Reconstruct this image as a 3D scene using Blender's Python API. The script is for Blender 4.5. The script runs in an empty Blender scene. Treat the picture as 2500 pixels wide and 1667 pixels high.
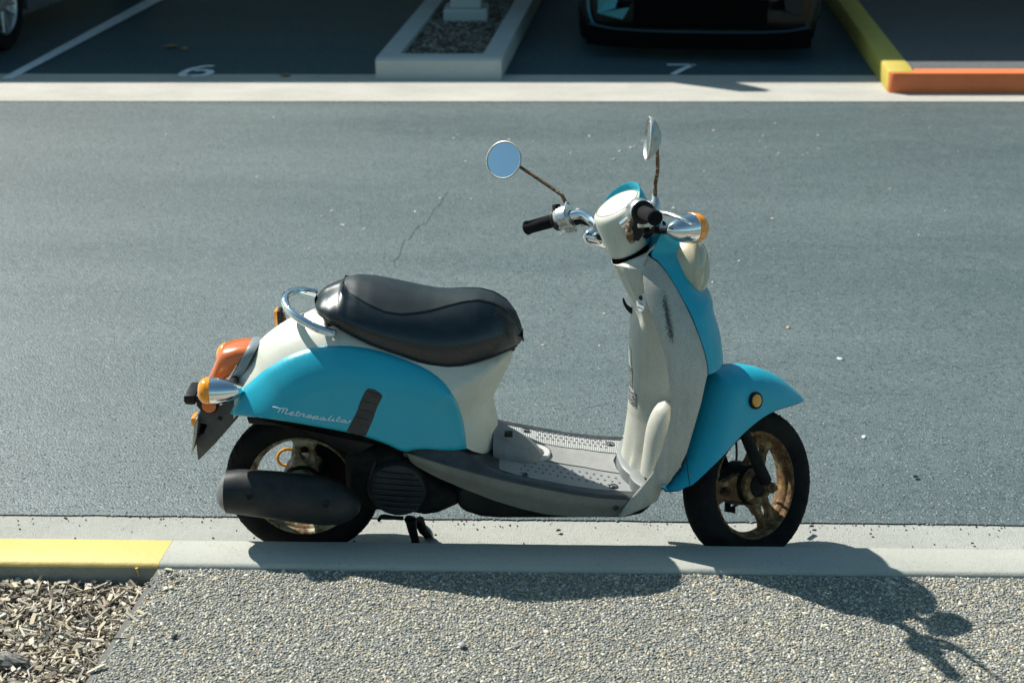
import bpy, bmesh, math, random
import numpy as np
from mathutils import Vector, Matrix
from mathutils.geometry import delaunay_2d_cdt
random.seed(7); rng = np.random.default_rng(7)
SC = bpy.context.scene
COL = SC.collection
PI = math.pi

# ------------------------------------------------------------------ camera
F_PX = 3472.0                                    # 50 mm on a 36 mm wide sensor, in photo pixels (2500 wide)
TH, PSI = math.radians(22.4), math.radians(1.2)
CAM = np.array([0.07, -3.375, 2.01])
CF = np.array([-math.sin(PSI)*math.cos(TH), math.cos(PSI)*math.cos(TH), -math.sin(TH)])
CR = np.array([math.cos(PSI), math.sin(PSI), 0.0])
CU = np.cross(CR, CF)
cd = bpy.data.cameras.new('camera'); cam = bpy.data.objects.new('camera', cd); COL.objects.link(cam)
cd.sensor_width = 36.0; cd.lens = 50.0; cd.clip_start = 0.05; cd.clip_end = 1000
m3 = Matrix((CR, CU, -CF)).transposed()
cam.matrix_world = Matrix.Translation(CAM) @ m3.to_4x4()
cd.dof.use_dof = True; cd.dof.focus_distance = 3.75; cd.dof.aperture_fstop = 4.0
SC.camera = cam

# ------------------------------------------------------------------ light
SUN = Vector((-0.394, 0.300, 0.535)).normalized()        # direction to the sun
elev = math.asin(SUN.z)
w = bpy.data.worlds.new('World'); SC.world = w; w.use_nodes = True
nt = w.node_tree; nt.nodes.clear()
sk = nt.nodes.new('ShaderNodeTexSky'); sk.sky_type = 'NISHITA'; sk.sun_disc = False
sk.sun_elevation = elev; sk.sun_rotation = math.atan2(SUN.x, SUN.y); sk.air_density = 1.0; sk.dust_density = 1.0; sk.ozone_density = 0.2
bg = nt.nodes.new('ShaderNodeBackground'); bg.inputs[1].default_value = 0.08
wo = nt.nodes.new('ShaderNodeOutputWorld')
tn = nt.nodes.new('ShaderNodeMix'); tn.data_type = 'RGBA'; tn.blend_type = 'MULTIPLY'; tn.inputs[0].default_value = 1.0; tn.inputs[7].default_value = (0.74, 1.0, 0.93, 1)
nt.links.new(sk.outputs[0], tn.inputs[6]); nt.links.new(tn.outputs[2], bg.inputs[0]); nt.links.new(bg.outputs[0], wo.inputs[0])
ld = bpy.data.lights.new('sun', 'SUN'); ld.energy = 5.0; ld.angle = math.radians(0.53); ld.color = (1.0, 0.968, 0.885)
lo = bpy.data.objects.new('sun', ld); COL.objects.link(lo); lo.rotation_euler = SUN.to_track_quat('Z', 'Y').to_euler(); lo.location = (-20, 15, 25)
SC.view_settings.view_transform = 'Standard'; SC.view_settings.look = 'None'
SC.view_settings.exposure = 0.58; SC.view_settings.gamma = 1.0; SC.view_settings.use_curve_mapping = False

# ------------------------------------------------------------------ geometry helpers
def ray(px, py): return CF*F_PX + CR*(px-1250) + CU*(833.5-py)
def at(px, py, Y):                               # a point of the place that lies on the upright plane y = Y
    d = ray(px, py); return CAM + d*(Y-CAM[1])/d[1]
def atz(px, py, Z=0.0):
    d = ray(px, py); return CAM + d*(Z-CAM[2])/d[2]
Z = {1: (1150, 250, 3.337), 2: (1350, 600, 3.92), 3: (430, 640, 2.7034), 4: (480, 980, 2.868), 5: (950, 960, 3.136),
     6: (1580, 860, 3.2), 7: (640, 960, 7.35), 8: (440, 820, 4.9), 9: (1400, 440, 6.533), 10: (1520, 680, 4.9), 11: (900, 1240, 11.76),
     12: (850, 0, 2.767), 13: (1600, 0, 2.613)}
def zz(k, x, y): a, b, s = Z[k]; return a + x/s, b + y/s
CA = math.radians(26.5); SN = np.array([-math.sin(CA), 0, math.cos(CA)]); SP = np.array([0.713, 0, 0]); SD = math.radians(41.2)
def rotaxis(p, d, n=SN, o=SP):
    v = np.asarray(p, float)-o; c, s = math.cos(d), math.sin(d)
    return o + v*c + np.cross(n, v)*s + n*(v@n)[..., None]*(1-c) if v.ndim > 1 else o + v*c + np.cross(n, v)*s + n*(n@v)*(1-c)
def st(p): return rotaxis(p, SD)                 # steering frame -> world
def sti(p): return rotaxis(p, -SD)
def ats(px, py, yl):                             # pixel -> steering frame point with lateral coordinate yl
    o = sti(CAM); d = sti(CAM+ray(px, py))-o
    return o + d*(yl-o[1])/d[1]

def link(name, me, parent=None, **props):
    o = bpy.data.objects.new(name, me); COL.objects.link(o)
    if parent is not None: o.parent = parent
    for k, v in props.items(): o[k] = v
    return o
def finish(me, mats, smooth=True, angle=40):
    if not isinstance(mats, (list, tuple)): mats = [mats]
    for m in mats: me.materials.append(m)
    if smooth:
        me.polygons.foreach_set('use_smooth', [True]*len(me.polygons))
        if angle: me.set_sharp_from_angle(angle=math.radians(angle))
    else: me.polygons.foreach_set('use_smooth', [False]*len(me.polygons))
    me.update(); return me
class MB:
    """collects primitive shapes into one mesh"""
    def __init__(s): s.v = []; s.f = []; s.mi = []
    def add(s, v, f, mi=0):
        n = len(s.v); s.v += [tuple(map(float, p)) for p in v]; s.f += [tuple(i+n for i in q) for q in f]; s.mi += [mi]*len(f); return s
    def grid(s, rows, cyc=False, mi=0, flip=False, cap=False):
        nr, nc = len(rows), len(rows[0]); v = [p for r in rows for p in r]; f = []
        for i in range(nr-1):
            for j in range(nc if cyc else nc-1):
                a, b, c, d = i*nc+j, i*nc+(j+1) % nc, (i+1)*nc+(j+1) % nc, (i+1)*nc+j
                f.append((a, d, c, b) if flip else (a, b, c, d))
        if cap:
            a = tuple(range(nc)); b = tuple(range((nr-1)*nc, nr*nc))
            f += [a if flip else a[::-1], b[::-1] if flip else b]
        return s.add(v, f, mi)
    def box(s, lo, hi, mi=0, M=None):
        v = [np.array((x, y, z), float) for x in (lo[0], hi[0]) for y in (lo[1], hi[1]) for z in (lo[2], hi[2])]
        if M is not None: v = [M(p) for p in v]
        return s.add(v, [(0, 1, 3, 2), (4, 6, 7, 5), (0, 4, 5, 1), (2, 3, 7, 6), (0, 2, 6, 4), (1, 5, 7, 3)], mi)
    def tube(s, pts, r, n=12, mi=0, cap=True, sub=0, flat=1.0):
        pts = [np.asarray(p, float) for p in pts]
        rr = list(r) if hasattr(r, '__len__') else [r]*len(pts)
        if sub: 
            q = cr(np.array([list(p)+[a] for p, a in zip(pts, rr)]), sub); pts = [x[:3] for x in q]; rr = [x[3] for x in q]
        rows = []; up = None
        for i, p in enumerate(pts):
            t = pts[min(i+1, len(pts)-1)]-pts[max(i-1, 0)]; t = t/(np.linalg.norm(t)+1e-12)
            if up is None: up = np.array([0, 0, 1.]) if abs(t[2]) < .9 else np.array([0, 1., 0])
            a = np.cross(t, up); a /= np.linalg.norm(a)+1e-12; b = np.cross(a, t); up = b
            rows.append([p + rr[i]*(math.cos(k*2*PI/n)*a + flat*math.sin(k*2*PI/n)*b) for k in range(n)])
        return s.grid(rows, cyc=True, mi=mi, cap=cap, flip=True)
    def lathe(s, prof, o, ax, n=32, mi=0, a0=None, cyc=True, cap=False, ang=2*PI, ph=0):
        """prof: list of (distance along ax, radius)"""
        o = np.asarray(o, float); ax = np.asarray(ax, float); ax = ax/np.linalg.norm(ax)
        u = np.asarray(a0, float) if a0 is not None else (np.array([0, 0, 1.]) if abs(ax[2]) < .8 else np.array([1., 0, 0]))
        u = u - ax*(u@ax); u /= np.linalg.norm(u); v = np.cross(ax, u)
        k = n if cyc else n+1
        rows = [[o + ax*d + r*(math.cos(ph+i*ang/n)*u + math.sin(ph+i*ang/n)*v) for i in range(k)] for d, r in prof]
        return s.grid(rows, cyc=cyc, mi=mi, cap=cap, flip=False)
    def xf(s, M): s.v = [tuple(M(np.array(p))) for p in s.v]; return s
    def mirror(s):
        n = len(s.v); s.v += [(x, -y, z) for x, y, z in s.v]; s.f += [tuple(i+n for i in q[::-1]) for q in s.f[:]]; s.mi += s.mi[:]; return s
    def mesh(s, name, mats, smooth=True, angle=40, weld=True, bevel=0):
        me = bpy.data.meshes.new(name); me.from_pydata(s.v, [], s.f); me.polygons.foreach_set('material_index', s.mi)
        bm = bmesh.new(); bm.from_mesh(me)
        if weld: bmesh.ops.remove_doubles(bm, verts=bm.verts, dist=1e-5)
        bmesh.ops.dissolve_degenerate(bm, dist=1e-6, edges=bm.edges)
        if bevel:
            es = [e for e in bm.edges if len(e.link_faces) == 2 and e.calc_face_angle(0) > .5]
            bmesh.ops.bevel(bm, geom=es, offset=bevel, segments=2, profile=.5, affect='EDGES', clamp_overlap=True)
        bmesh.ops.recalc_face_normals(bm, faces=bm.faces)
        bm.to_mesh(me); bm.free()
        return finish(me, mats, smooth, angle)
    def build(s, name, mats, parent=None, smooth=True, angle=40, bevel=0, weld=True, **props):
        return link(name, s.mesh(name, mats, smooth, angle, weld, bevel), parent, **props)
def cr(P, sub, closed=False):                    # Catmull-Rom through the points
    P = np.asarray(P, float); n = len(P); out = []
    for i in range(n if closed else n-1):
        if closed: a, b, c, d = P[i-1], P[i], P[(i+1) % n], P[(i+2) % n]
        else: a, b, c, d = P[max(i-1, 0)], P[i], P[i+1], P[min(i+2, n-1)]
        for k in range(sub):
            t = k/sub; out.append(.5*((2*b)+(-a+c)*t+(2*a-5*b+4*c-d)*t*t+(-a+3*b-3*c+d)*t**3))
    if not closed: out.append(P[-1])
    return np.array(out)
def dist_poly(P, L):                             # distance of points P (n,2) to open polyline L
    P = np.atleast_2d(P); best = np.full(len(P), 1e9)
    for a, b in zip(L[:-1], L[1:]):
        ab = b-a; t = np.clip(((P-a)@ab)/(ab@ab+1e-15), 0, 1); best = np.minimum(best, np.linalg.norm(P-a-t[:, None]*ab, axis=1))
    return best
def inside(P, poly):
    P = np.atleast_2d(P); c = np.zeros(len(P), bool); x, y = P[:, 0], P[:, 1]; n = len(poly)
    for i in range(n):
        x1, y1 = poly[i]; x2, y2 = poly[(i+1) % n]
        if y1 == y2: continue
        k = ((y1 > y) != (y2 > y)) & (x < (x2-x1)*(y-y1)/(y2-y1)+x1); c ^= k
    return c
def resample(P, step, closed=True):
    P = np.asarray(P, float); Q = list(P)+([P[0]] if closed else []); out = []
    for a, b in zip(Q[:-1], Q[1:]):
        n = max(1, int(round(np.linalg.norm(b-a)/step)))
        for k in range(n): out.append(a+(b-a)*k/n)
    if not closed: out.append(Q[-1])
    return np.array(out)
def fill(poly, step=.008, extra=None):           # triangulated fill of a 2-D polygon with inner points
    B = resample(poly, step)
    lo, hi = B.min(0), B.max(0); gx, gz = np.meshgrid(np.arange(lo[0], hi[0], step), np.arange(lo[1], hi[1], step))
    gx = gx + (np.arange(gx.shape[0]) % 2)[:, None]*step/2
    G = np.c_[gx.ravel(), gz.ravel()]
    if extra is not None and len(extra): G = np.vstack([extra, G])
    G = G[inside(G, B)]; G = G[dist_poly(G, np.vstack([B, B[:1]])) > step*.35]
    V = [Vector(p) for p in B]+[Vector(p) for p in G]; n = len(B)
    r = delaunay_2d_cdt(V, [], [list(range(n))], 1, 1e-6)
    tris = [tuple(f) for f in r[2]]; vv = np.array([list(p) for p in r[0]])
    return vv, tris, n
class Infl:
    """half width of a body rounded towards the polyline L"""
    def __init__(s, L, w, r, p=2.0): s.L = np.asarray(L, float); s.w = w; s.r = r; s.p = p
    def __call__(s, P):
        P = np.atleast_2d(P); u = np.clip(dist_poly(P, s.L)/s.r, 0, 1)
        wm = s.w(P) if callable(s.w) else s.w
        return wm*np.power(np.maximum(1-(1-u)**s.p, 0), 1/s.p)
    def rings(s, n=7, step=.008):
        R = resample(s.L, step, False); t = np.gradient(R, axis=0); t /= np.linalg.norm(t, axis=1)[:, None]+1e-9; nn = np.c_[-t[:, 1], t[:, 0]]
        out = []
        for k in range(1, n+1):
            d = s.r*(1-math.cos(k/n*PI/2))*.98
            for sg in (1, -1):
                Q = R+nn*d*sg; out.append(Q[np.abs(dist_poly(Q, s.L)-d) < .03*d+1e-5])
        return np.vstack(out)
def inflated(name, poly, W, mat, parent, step=.01, extra=None, both=True, **kw):
    v, t, n = fill(poly, step, W.rings() if extra is None else extra)
    y = W(v); mb = MB()
    mb.add([(a, -b, c) for (a, c), b in zip(v, y)], t)
    if both: mb.add([(a, b, c) for (a, c), b in zip(v, y)], [q[::-1] for q in t])
    for i in range(n):                            # close the open edge
        j = (i+1) % n
        if y[i]+y[j] > 1e-3: mb.add([(v[i][0], -y[i], v[i][1]), (v[j][0], -y[j], v[j][1]), (v[j][0], y[j], v[j][1]), (v[i][0], y[i], v[i][1])], [(0, 1, 2, 3)])
    return mb.build(name, mat, parent, angle=kw.get('angle', 50))
def surf(px, py, W, off=0.0):                    # pixel -> point on the near side of an inflated body
    Y = -.12
    for _ in range(12):
        p = at(px, py, Y); Y = .5*Y + .5*(-(float(W(p[[0, 2]])[0])+off))
    return at(px, py, Y)
def patch(name, poly, W, off, mat, parent, step=.008, rim=.006, both=True):
    """panel that follows body W, standing off by off, with a turned-in rim"""
    v, t, n = fill(poly, step, W.rings(5) if hasattr(W, 'rings') else None)
    b = dist_poly(v, np.vstack([v[:n], v[:1]])); y = W(v)+off*np.sqrt(np.clip(b/rim, 0, 1)*(2-np.clip(b/rim, 0, 1)))*1.0
    mb = MB(); mb.add([(a, -q, c) for (a, c), q in zip(v, y)], t)
    k = [(v[i][0], -(y[i]), v[i][1]) for i in range(n)]; k2 = [(v[i][0], -(y[i]-.012), v[i][1]) for i in range(n)]
    mb.grid([k, k2], cyc=True)
    o = mb.build(name, mat, parent, angle=50)
    if both:
        mb2 = MB(); mb2.v = [(x, -yy, z) for x, yy, z in mb.v]; mb2.f = [q[::-1] for q in mb.f]; mb2.mi = mb.mi[:]
        mb2.build(name, mat, parent, angle=50)
    return o

# ------------------------------------------------------------------ materials
class NT:
    def __init__(s, name):
        s.m = bpy.data.materials.new(name); s.m.use_nodes = True; s.t = s.m.node_tree; s.t.nodes.clear()
        s.out = s.n('ShaderNodeOutputMaterial'); s.b = s.n('ShaderNodeBsdfPrincipled'); s.l(s.b.outputs[0], s.out.inputs[0])
        s.tc = s.n('ShaderNodeTexCoord')
    def n(s, k, **p):
        x = s.t.nodes.new(k)
        for a, v in p.items(): setattr(x, a, v)
        return x
    def l(s, a, b): s.t.links.new(a, b)
    def set(s, **k):
        for a, v in k.items(): s.b.inputs[a.replace('_', ' ')].default_value = v
    def noise(s, scale, detail=4, rough=.6, vec=None, stretch=None, dist=0):
        x = s.n('ShaderNodeTexNoise'); x.inputs['Scale'].default_value = scale; x.inputs['Detail'].default_value = detail; x.inputs['Roughness'].default_value = rough; x.inputs['Distortion'].default_value = dist
        src = vec or s.tc.outputs['Object']
        if stretch:
            mp = s.n('ShaderNodeMapping'); mp.inputs['Scale'].default_value = stretch; s.l(src, mp.inputs[0]); src = mp.outputs[0]
        s.l(src, x.inputs['Vector']); return x.outputs[0]
    def vor(s, scale, out='Distance', feature='F1', rand=1, stretch=None):
        x = s.n('ShaderNodeTexVoronoi'); x.feature = feature; x.inputs['Scale'].default_value = scale; x.inputs['Randomness'].default_value = rand
        src = s.tc.outputs['Object']
        if stretch:
            mp = s.n('ShaderNodeMapping'); mp.inputs['Scale'].default_value = stretch; s.l(src, mp.inputs[0]); src = mp.outputs[0]
        s.l(src, x.inputs['Vector']); return x.outputs[out]
    def ramp(s, fac, stops, interp='LINEAR'):
        r = s.n('ShaderNodeValToRGB'); cr_ = r.color_ramp; cr_.interpolation = interp
        while len(cr_.elements) < len(stops): cr_.elements.new(.5)
        for e, (p, c) in zip(cr_.elements, stops):
            e.position = p; e.color = (c, c, c, 1) if not hasattr(c, '__len__') else (*c[:3], 1)
        s.l(fac, r.inputs[0]); return r.outputs[0]
    def mix(s, a, b, f, mode='MIX'):
        x = s.n('ShaderNodeMix', data_type='RGBA', blend_type=mode)
        for i, v in ((6, a), (7, b)):
            if isinstance(v, bpy.types.NodeSocket): s.l(v, x.inputs[i])
            else: x.inputs[i].default_value = (*v[:3], 1) if hasattr(v, '__len__') else (v, v, v, 1)
        if isinstance(f, bpy.types.NodeSocket): s.l(f, x.inputs[0])
        else: x.inputs[0].default_value = f
        return x.outputs[2]
    def math(s, op, a, b=None, c=None):
        x = s.n('ShaderNodeMath', operation=op)
        for i, v in enumerate((a, b, c)):
            if v is None: continue
            if isinstance(v, bpy.types.NodeSocket): s.l(v, x.inputs[i])
            else: x.inputs[i].default_value = v
        return x.outputs[0]
    def bump(s, h, dist, strength=1.0):
        x = s.n('ShaderNodeBump'); x.inputs['Distance'].default_value = dist; x.inputs['Strength'].default_value = strength
        s.l(h, x.inputs['Height'])
        if s.b.inputs['Normal'].links: s.l(s.b.inputs['Normal'].links[0].from_socket, x.inputs['Normal'])
        s.l(x.outputs[0], s.b.inputs['Normal'])
    def col(s, c):
        if isinstance(c, bpy.types.NodeSocket): s.l(c, s.b.inputs['Base Color'])
        else: s.b.inputs['Base Color'].default_value = (*c, 1)
    def rough(s, c):
        if isinstance(c, bpy.types.NodeSocket): s.l(c, s.b.inputs['Roughness'])
        else: s.b.inputs['Roughness'].default_value = c
def simple(name, c, r=.5, metal=0, c2=None, sc=30, cov=(.4, .65), bump=0, bs=400, coat=0, rv=.08, **kw):
    t = NT(name); t.set(Metallic=metal, Coat_Weight=coat, Coat_Roughness=.08)
    if c2 is not None:
        f = t.ramp(t.noise(sc, 6, .65), [(cov[0], 0.), (cov[1], 1.)]); t.col(t.mix(c, c2, f))
    else: t.col(c)
    t.rough(t.ramp(t.noise(sc*1.7, 3), [(.3, max(r-rv, 0)), (.7, min(r+rv, 1))]))
    if bump: t.bump(t.noise(bs, 4), bump)
    return t.m

def m_paint(name, c, dirt, r=.3):
    t = NT(name); f = t.ramp(t.noise(7, 6, .7), [(.42, 0.), (.75, .35)])
    g = t.ramp(t.noise(160, 2, .5), [(.66, 0.), (.74, .35)])
    c1 = t.mix(c, dirt, f); t.col(t.mix(c1, tuple(min(1, x*1.5+.05) for x in c), g))
    t.rough(t.ramp(t.noise(12, 5, .6), [(.3, r-.07), (.75, r+.14)])); t.set(Specular_IOR_Level=.38, Coat_Weight=.18, Coat_Roughness=.28)
    t.bump(t.noise(420, 3), .00008); t.bump(t.noise(9, 2), .0006); return t.m
BLUE = m_paint('turquoise_paint', (.012, .36, .49), (.014, .29, .38), .34)
def m_cream(name, c, dirt, amt=.6, r=.42, grain=.5):
    t = NT(name); f = t.ramp(t.noise(6, 7, .75, dist=.4), [(.38, 0.), (.72, amt)])
    g = t.ramp(t.noise(300, 3, .7), [(.45, 0.), (.62, grain)])
    k_ = t.ramp(t.noise(70, 4, .7, stretch=(1, 1, .10)), [(.55, 0.), (.75, .4*min(1, amt*1.5))])
    c1 = t.mix(t.mix(c, dirt, f), tuple(x*.7 for x in dirt), k_); t.col(t.mix(c1, dirt, g)); t.rough(t.ramp(t.noise(15, 4), [(.3, r-.06), (.7, r+.12)]))
    t.bump(t.noise(700, 3), .00012); return t.m
CREAM = m_cream('cream_plastic', (.60, .60, .52), (.42, .41, .33), .5, .36, .15)
PANEL = m_cream('dusty_white_plastic', (.52, .51, .45), (.30, .29, .23), .55, .45, .4)
def m_wing():
    t = NT('worn_leg_shield_plastic')
    f = t.ramp(t.noise(5, 7, .75, stretch=(1, 1, .45)), [(.35, 0.), (.7, .8)]); g = t.ramp(t.noise(380, 3, .7), [(.42, 0.), (.62, .55)])
    c = t.mix(t.mix((.56, .55, .49), (.30, .295, .25), f), (.24, .235, .20), g)
    k_ = t.ramp(t.noise(60, 5, .75, stretch=(1, 1, .09)), [(.50, 0.), (.72, .28)]); c = t.mix(c, (.17, .165, .135), k_)
    sx = t.n('ShaderNodeSeparateXYZ'); t.l(t.tc.outputs['Object'], sx.inputs[0])
    a, b = at(*zz(2, 1055, 430), -.14), at(*zz(2, 1148, 970), -.17)     # scuff along the shield edge
    k = (b[0]-a[0])/(b[2]-a[2]); x0 = t.math('MULTIPLY_ADD', t.math('SUBTRACT', sx.outputs[2], float(a[2])), k, float(a[0]))
    d = t.math('ABSOLUTE', t.math('SUBTRACT', sx.outputs[0], x0)); wd = t.math('SUBTRACT', 1., t.math('DIVIDE', d, .016))
    zc, hh = float(a[2]+b[2])/2, float(a[2]-b[2])/2
    e = t.math('SUBTRACT', 1., t.math('POWER', t.math('DIVIDE', t.math('ABSOLUTE', t.math('SUBTRACT', sx.outputs[2], zc)), hh), 4.))
    msk = t.math('MULTIPLY', t.math('MAXIMUM', wd, 0.), t.math('MAXIMUM', e, 0.))
    s2 = t.math('ADD', t.math('MULTIPLY', msk, .8), t.math('MULTIPLY', t.math('SUBTRACT', t.noise(300, 4, .85), .5), 2.8))
    s3 = t.math('MULTIPLY', t.ramp(s2, [(.38, 0.), (.62, 1.)]), t.ramp(msk, [(.02, 0.), (.12, 1.)]))
    t.col(t.mix(c, (.035, .036, .035), s3)); t.rough(t.ramp(t.noise(20, 4), [(.3, .4), (.7, .58)])); t.bump(t.noise(700, 3), .00012)
    return t.m
WING = m_wing()
GREYP = m_cream('faded_grey_plastic', (.20, .215, .215), (.10, .105, .11), .6, .5, .35)
SKIRT = m_cream('chalky_grey_plastic', (.25, .245, .21), (.12, .12, .105), .7, .55, .5)
RIMBAND = simple('dark_floor_rubber', (.026, .031, .034), .42, c2=(.055, .06, .06), sc=20, bump=.0001, bs=600)
SEATT = simple('seat_vinyl_matte', (.011, .021, .026), .6, c2=(.018, .030, .036), sc=14, bump=.00035, bs=520)
SEATS = simple('seat_vinyl_gloss', (.004, .009, .012), .29, c2=(.007, .014, .018), sc=10, bump=.00025, bs=420, rv=.06)
BLACK = simple('black_plastic', (.007, .008, .009), .5, c2=(.015, .015, .015), sc=25, bump=.0001)
BLACKM = simple('sooty_black_metal', (.006, .006, .007), .7, c2=(.016, .015, .013), sc=30, bump=.0003, bs=200)
RUBBER = simple('tyre_rubber', (.007, .007, .008), .88, c2=(.018, .017, .016), sc=9, bump=.0002, bs=300)
SHIELDM = simple('muffler_black_paint', (.010, .014, .017), .5, c2=(.026, .026, .024), sc=16, bump=.0003, bs=350)
def m_chrome(name, rust=.0):
    t = NT(name); t.set(Metallic=1.0)
    f = t.ramp(t.noise(55, 6, .7), [(.62-rust, 0.), (.72-rust, 1.)])
    t.col(t.mix((.78, .79, .80), (.16, .08, .035), f)); t.rough(t.mix(t.ramp(t.noise(30, 3), [(.3, .04), (.7, .12)]), .8, f))
    if rust: t.bump(t.noise(400, 4), .0002*rust)
    return t.m
CHROME = m_chrome('chrome', -.06); CHROMER = m_chrome('pitted_chrome', .04); STEM = m_chrome('rusty_chrome_stem', .17)
ALU = simple('scratched_cast_aluminium', (.62, .63, .63), .34, metal=.85, c2=(.45, .45, .43), sc=60, bump=.0002, bs=200, rv=.1)
def m_rust(name, paint, cov, sc=22):
    t = NT(name); f = t.ramp(t.noise(sc, 8, .72), [(cov-.06, 0.), (cov+.08, 1.)]); g = t.ramp(t.noise(70, 5, .7), [(.36, (.20, .105, .032)), (.52, (.11, .052, .018)), (.68, (.035, .018, .010))])
    t.col(t.mix(g, paint, f)); t.rough(t.mix(.85, .45, f)); t.bump(t.noise(160, 6, .7), .0006); return t.m
STEM = m_rust('rusty_stem', (.42, .38, .30), .57, 90)
RUSTW = m_rust('rusted_wheel_paint', (.34, .23, .08), .57, 34); RUSTR = m_rust('rust_spotted_wheel_paint', (.34, .31, .19), .50, 30)
for m_, v_ in ((RUBBER, .15), (BLACK, .25), (BLACKM, .15), (SHIELDM, .3), (SEATT, .3), (SEATS, .6)): m_.node_tree.nodes['Principled BSDF'].inputs['Specular IOR Level'].default_value = v_
def m_lens(name, c, r=.15):
    t = NT(name); t.col(c); t.rough(r); t.set(Coat_Weight=.6, Coat_Roughness=.04, Subsurface_Weight=0.0)
    t.b.inputs['Transmission Weight'].default_value = .15
    t.bump(t.vor(420, 'Distance', 'F1', .0), .0002); return t.m
ORANGE = m_lens('amber_lens', (1.0, .36, .01)); REDO = m_lens('faded_tail_lens', (.66, .155, .03), .24); REFL = m_lens('amber_reflector', (.80, .36, .015), .3)
GLASS = None
def m_mirror():
    t = NT('mirror_glass'); t.set(Metallic=1.0, Roughness=.02); t.col((.86, .92, .95)); return t.m
MIRROR = m_mirror()
LETTER = simple('silver_lettering', (.72, .76, .76), .4)
TAPE = simple('black_tape', (.022, .022, .023), .55, c2=(.04, .04, .04), sc=30, bump=.0003, bs=120)
def m_pad(name, base, kind):
    t = NT(name); n = t.noise(9, 5, .7); sp = t.ramp(t.noise(500, 2), [(.4, 0.), (.62, .45)])
    t.col(t.mix(t.mix(base, tuple(x*.62 for x in base), t.ramp(n, [(.4, 0.), (.7, .7)])), tuple(x*.5 for x in base), sp)); t.rough(.62)
    if kind == 'rib':
        wv = t.n('ShaderNodeTexWave', wave_type='BANDS', bands_direction='X'); wv.inputs['Scale'].default_value = 62; t.l(t.tc.outputs['Object'], wv.inputs[0]); t.bump(wv.outputs[1], .0012)
    elif kind == 'knurl':
        mp = t.n('ShaderNodeMapping'); mp.inputs['Rotation'].default_value = (0, 0, .785); t.l(t.tc.outputs['Object'], mp.inputs[0])
        a = t.n('ShaderNodeTexWave', wave_type='BANDS', bands_direction='X'); b = t.n('ShaderNodeTexWave', wave_type='BANDS', bands_direction='Y')
        for q in (a, b): q.inputs['Scale'].default_value = 75; t.l(mp.outputs[0], q.inputs[0])
        t.bump(t.math('MULTIPLY', a.outputs[1], b.outputs[1]), .0012)
    return t.m
PADF = m_pad('ribbed_tread', (.40, .41, .40), 'rib'); PADN = m_pad('knurled_tread', (.31, .32, .32), 'knurl'); PADC = m_pad('fine_tread', (.38, .38, .37), 'knurl')
LABELW = None
def m_print(name, bgc, fg, sx, sz):
    t = NT(name); br = t.n('ShaderNodeTexBrick'); br.offset = .37; br.squash = 1
    mp = t.n('ShaderNodeMapping'); mp.inputs['Rotation'].default_value = (PI/2, 0, 0); t.l(t.tc.outputs['Object'], mp.inputs[0]); t.l(mp.outputs[0], br.inputs[0])
    br.inputs['Color1'].default_value = (*fg, 1); br.inputs['Color2'].default_value = (*bgc, 1); br.inputs['Mortar'].default_value = (*bgc, 1)
    br.inputs['Scale'].default_value = 1; br.inputs['Brick Width'].default_value = sx; br.inputs['Row Height'].default_value = sz; br.inputs['Mortar Size'].default_value = sz*.3
    t.col(br.outputs[0]); t.rough(.4); return t.m
STK_A = m_print('worn_print_pale', (.62, .60, .56), (.06, .06, .06), .006, .004)
STK_B = m_print('worn_print_dark', (.05, .05, .05), (.6, .6, .58), .008, .0045)

# ---- setting materials
def m_asphalt(name, c1, c2, bump=.004, rough=.62, patch_=.25):
    t = NT(name)
    big = t.ramp(t.noise(.9, 6, .62, stretch=(.22, 1, 1)), [(.34, 0.), (.66, 1.)]); mid = t.noise(9, 5, .65)
    v = t.vor(130, 'Color'); vd = t.vor(130)
    cc = t.mix(c1, c2, big); cc = t.mix(cc, tuple(x*1.35 for x in c2), t.ramp(mid, [(.45, 0.), (.75, patch_)]))
    sep = t.n('ShaderNodeSeparateColor'); t.l(v, sep.inputs[0])
    cc = t.mix(cc, tuple(x*.45 for x in c1), t.ramp(sep.outputs[0], [(.72, 0.), (.95, .7)]))
    cc = t.mix(cc, (.26, .28, .27), t.ramp(sep.outputs[1], [(.965, 0.), (.99, .45)]))
    t.col(cc); t.rough(t.ramp(t.noise(60, 4), [(.3, rough-.1), (.7, rough+.12)]))
    h = t.math('ADD', t.math('MULTIPLY', t.math('SUBTRACT', 1., vd), .55), t.math('ADD', t.math('MULTIPLY', t.noise(240, 4, .7), .6), t.math('MULTIPLY', t.noise(38, 4, .6), .7)))
    t.bump(h, bump, .8); return t.m
ROAD = m_asphalt('grey_asphalt', (.064, .093, .099), (.116, .148, .153), .0034, rough=.44)
ROAD.node_tree.nodes['Principled BSDF'].inputs['Specular IOR Level'].default_value = .62
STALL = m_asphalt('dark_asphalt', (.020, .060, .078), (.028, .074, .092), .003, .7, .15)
WALKB = m_asphalt('dark_pavement', (.085, .09, .095), (.11, .115, .118), .004, .75)
def m_conc(name, c1, c2, bump=.0015, stain=.5):
    t = NT(name); a = t.ramp(t.noise(3.2, 7, .7, stretch=(.5, 1, 1)), [(.32, 0.), (.72, stain)]); c = t.mix(c1, c2, a)
    c = t.mix(c, tuple(x*.55 for x in c2), t.ramp(t.noise(95, 5, .75), [(.56, 0.), (.72, .7)]))
    c = t.mix(c, tuple(x*.25 for x in c2), t.ramp(t.vor(55), [(.05, .8), (.1, 0.)]))
    c = t.mix(c, tuple(min(1, x*1.25) for x in c1), t.ramp(t.noise(190, 3), [(.6, 0.), (.7, .6)]))
    t.col(c); t.rough(.85); t.bump(t.math('ADD', t.noise(230, 5, .7), t.math('MULTIPLY', t.noise(30, 3), .6)), bump); return t.m
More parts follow.
